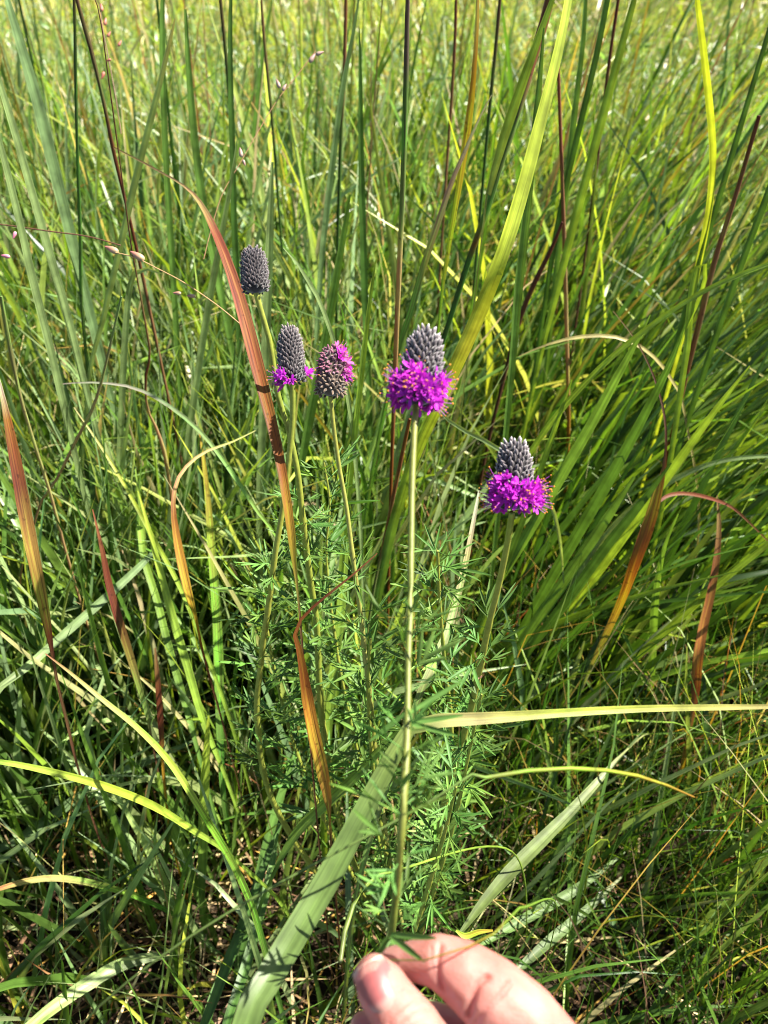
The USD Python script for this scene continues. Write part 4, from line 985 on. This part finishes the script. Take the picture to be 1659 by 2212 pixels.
# a little snail shell on the right-hand stem
sn = xform('snail'); tag(sn, 'tiny brown snail shell stuck to the right clover stem', 'snail')
c = at(1031, 1463, .462)
th = np.linspace(0, 4.5 * np.pi, 60)
rr_ = .0019 * np.exp(-.16 * th)
Cs = c + rr_[:, None] * (np.cos(th)[:, None] * R_ + np.sin(th)[:, None] * U_) - (np.linspace(0, .0012, 60))[:, None] * F_
v, f = tube(Cs, rr_ * .62 + .0001, 10)
tcol = np.where((np.arange(len(v)) // 10 % 6 < 3)[:, None], (.30, .15, .09), (.45, .30, .22))
put('shell', v, f, M_STEM, tcol, parent=str(sn.GetPath()))

# ------------------------------------------------------------------ the hand
def crop(px, py):
    return 696.8 + .36 * px, 1924.4 + .36 * py


def ball(px, py, r, d):
    u, v = crop(px, py)
    return at(u, v, d), r * .36 / FPX * d


def chain(nodes, seg=20):
    out = []
    B = [ball(*n_) for n_ in nodes]
    for (p, a), (q_, b) in zip(B[:-1], B[1:]):
        s1 = manifold3d.Manifold.sphere(a, seg).translate(p.tolist())
        s2 = manifold3d.Manifold.sphere(b, seg).translate(q_.tolist())
        out.append(manifold3d.Manifold.batch_hull([s1, s2]))
    return out


thumb = [(312, 512, 122, .2560), (362, 596, 156, .2550), (432, 700, 164, .2545), (530, 820, 176, .2545), (680, 1060, 198, .2550), (900, 1330, 250, .260)]
index = [(415, 428, 84, .2710), (545, 420, 112, .2690), (700, 420, 148, .2660), (840, 490, 182, .2640), (1000, 612, 216, .2620), (1190, 790, 240, .2620), (1330, 1000, 270, .264), (1440, 1300, 300, .268)]
middle = [(250, 815, 86, .2810), (430, 800, 108, .2800), (660, 800, 122, .2795), (880, 880, 140, .2795), (1100, 1050, 200, .284), (1330, 1320, 280, .292)]
ring_f = [(300, 1010, 80, .292), (480, 990, 105, .294), (760, 1040, 130, .296), (1000, 1150, 170, .300), (1240, 1420, 270, .306)]
little = [(420, 1200, 70, .312), (620, 1190, 95, .318), (900, 1230, 120, .320), (1140, 1500, 240, .318)]
palm = [[(900, 1330, 250, .262), (1440, 1300, 300, .268)], [(1440, 1300, 300, .268), (1330, 1320, 280, .292)], [(1330, 1320, 280, .292), (1140, 1500, 240, .318)], [(900, 1330, 250, .262), (1140, 1500, 240, .318)],
        [(900, 1330, 250, .262), (1450, 1900, 300, .29)], [(1440, 1300, 300, .268), (1450, 1900, 300, .29)], [(1140, 1500, 240, .318), (1450, 1900, 300, .29)], [(1450, 1900, 300, .29), (1650, 2900, 330, .33)]]
solids = []
for ch in (thumb, index, middle, ring_f, little, *palm):
    solids += chain(ch)
hand = manifold3d.Manifold.batch_boolean(solids, manifold3d.OpType.Add)
hand = hand.refine_to_length(.0015)
mh = hand.to_mesh()
tm = trimesh.Trimesh(mh.vert_properties[:, :3], mh.tri_verts, process=True)
trimesh.smoothing.filter_taubin(tm, lamb=.5, nu=.52, iterations=26)
tm = tm.subdivide()
trimesh.smoothing.filter_taubin(tm, lamb=.5, nu=.52, iterations=4)
hv = np.array(tm.vertices)
hn = np.array(tm.vertex_normals)
u, v, d = project(hv)
cx, cy = (u - 696.8) / .36, (v - 1924.4) / .36
facing = np.clip(-(hn @ F_) * 1.6 + .5, 0, 1)


def seg_dist(px, py, line):
    best = np.full(len(px), 1e9)
    for (x1, y1), (x2, y2) in zip(line[:-1], line[1:]):
        t = np.clip(((px - x1) * (x2 - x1) + (py - y1) * (y2 - y1)) / ((x2 - x1) ** 2 + (y2 - y1) ** 2), 0, 1)
        best = np.minimum(best, np.hypot(px - x1 - t * (x2 - x1), py - y1 - t * (y2 - y1)))
    return best


shift = np.zeros(len(hv))
for line, depth, wd in (([(705, 330), (688, 420), (690, 500), (720, 590)], .0011, 17), ([(985, 520), (935, 560), (905, 625), (885, 700), (875, 750)], .0017, 20), ([(1120, 560), (1060, 640), (980, 705), (930, 770), (910, 830)], .0009, 22),
                        ([(650, 340), (655, 430), (668, 520)], .0004, 12), ([(600, 640), (520, 700), (430, 770), (400, 800)], .0006, 13), ([(640, 700), (560, 740), (470, 810)], .0004, 11),
                        ([(545, 590), (480, 610)], .0003, 12)):
    shift -= depth * np.exp(-(seg_dist(cx, cy, line) / wd) ** 2) * facing
for (bx_, by_), rad_, hgt in (((800, 560), 110, .0007), ((1080, 470), 120, .0006), ((1000, 760), 130, .0007), ((1250, 700), 150, .0006)):
    shift += hgt * np.exp(-(np.hypot(cx - bx_, cy - by_) / rad_) ** 2) * facing
shift += (meshkit.fbm(hv * 260, 3, 8) - .5) * .00035
hv = hv + hn * shift[:, None]
M_SKIN = usdkit.material(stage, '/World/Looks/skin', {
    'g': ('geometry', {}), 'n': ('noise_texture', {'scale': 90.0, 'detail': 4.0}),
    'r': ('rgb_ramp', {'ramp': [(.3, (.24, .088, .070)), (.5, (.285, .116, .093)), (.7, (.325, .145, .118))]}),
    'n2': ('noise_texture', {'scale': 1500.0, 'detail': 3.0}), 'v': ('voronoi_texture', {'scale': 1100.0}),
    'ad': ('math', {'math_type': 'add'}),
    'b': ('bump', {'strength': .28, 'distance': .0004}),
    'p': ('principled_bsdf', {'roughness': .58, 'specular_ior_level': .28, 'subsurface_weight': .35, 'subsurface_radius': (1.0, .35, .2), 'subsurface_scale': .004})},
    [('g.position', 'n.vector'), ('n.fac', 'r.fac'), ('r.color', 'p.base_color'), ('g.position', 'n2.vector'), ('g.position', 'v.vector'), ('n2.fac', 'ad.value1'), ('v.distance', 'ad.value2'), ('ad.value', 'b.height'), ('b.normal', 'p.normal')], surface='p.BSDF')
hx = xform('hand')
tag(hx, 'bare hand pinching a clover stem between thumb and index finger', 'hand')
put('skin', hv, np.array(tm.faces), M_SKIN, parent=str(hx.GetPath()))
# thumb nail: a curved plate on the thumb's back
p0, r0 = ball(*thumb[0]); p1, r1 = ball(*thumb[1])
ax_t = norm(p0 - p1)
toeye = norm(EYE - p0)
side_l = norm(np.cross(ax_t, toeye))           # towards the picture's left or right
if side_l @ R_ > 0:
    side_l = -side_l
up_n = norm(np.cross(side_l, ax_t)); up_n = up_n if up_n @ toeye > 0 else -up_n
phi = math.radians(16)
nrm_n = math.cos(phi) * up_n + math.sin(phi) * side_l
sid_n = math.cos(phi) * side_l - math.sin(phi) * up_n
cen = p0 + (p1 - p0) * .28
tree = trimesh.proximity.ProximityQuery(trimesh.Trimesh(hv, tm.faces, process=False))
nu, nv = 17, 17
aa, bb = np.meshgrid(np.linspace(-1, 1, nu), np.linspace(-1, 1, nv), indexing='ij')
halfw, halfl = .0066, .0070
sq = np.sqrt(np.clip(1 - .5 * bb**2 * (bb < 0), 0, 1)) * np.sqrt(np.clip(1 - .28 * bb**2 * (bb > 0), 0, 1))
X = aa * halfw * sq
Yl = bb * halfl * np.sqrt(1 - .32 * aa**2)
flat = cen + X[..., None] * sid_n + Yl[..., None] * ax_t + .012 * nrm_n
caster = trimesh.ray.ray_triangle.RayMeshIntersector(trimesh.Trimesh(hv, tm.faces, process=False))
src = flat.reshape(-1, 3)
loc, ir, _ = caster.intersects_location(src, np.broadcast_to(-nrm_n, src.shape), multiple_hits=True)
hit = np.full(len(src), np.nan)
for L_, k_ in zip(loc, ir):
    dist = (src[k_] - L_) @ nrm_n
    if np.isnan(hit[k_]) or dist < hit[k_]:
        hit[k_] = dist
hit = np.where(np.isnan(hit), np.nanmax(hit), hit)
A_ = np.stack([np.ones(len(src)), X.ravel(), Yl.ravel(), X.ravel()**2, Yl.ravel()**2, X.ravel() * Yl.ravel()], 1)
co, *_ = np.linalg.lstsq(A_, hit, rcond=None)
hs = (A_ @ co).reshape(nu, nv) - .00045 + .0006 * (np.maximum(np.abs(aa), np.clip(-bb, 0, 1)) ** 6)
nail_top = flat - hs[..., None] * nrm_n
under = nail_top - .0006 * nrm_n
i, j = np.meshgrid(np.arange(nu - 1), np.arange(nv - 1), indexing='ij')
q = np.stack([i * nv + j, (i + 1) * nv + j, (i + 1) * nv + j + 1, i * nv + j + 1], -1).reshape(-1, 4)
ft = np.vstack([q[:, [0, 1, 2]], q[:, [0, 2, 3]]])
edge = [(k, 0) for k in range(nu)] + [(nu - 1, k) for k in range(1, nv)] + [(k, nv - 1) for k in range(nu - 2, -1, -1)] + [(0, k) for k in range(nv - 2, 0, -1)]
e = np.array([a_ * nv + b_ for a_, b_ in edge]); e2 = np.roll(e, -1); o = nu * nv
fe = np.vstack([np.stack([e, e2, e2 + o], 1), np.stack([e, e2 + o, e + o], 1)])
nt = colour_ramp([(0, (.30, .16, .13)), (.18, (.30, .14, .12)), (.30, (.215, .062, .058)), (.80, (.205, .056, .052)), (.90, (.30, .13, .105)), (1, (.38, .26, .20))], (bb.ravel() * .5 + .5))
M_NAIL = tint_material('finger_nail', .42, .4, .05, 500.0)
put('nail', np.vstack([nail_top.reshape(-1, 3), under.reshape(-1, 3)]), np.vstack([ft, ft[:, ::-1] + o, fe]), M_NAIL, np.vstack([nt, nt]), parent=str(hx.GetPath()))
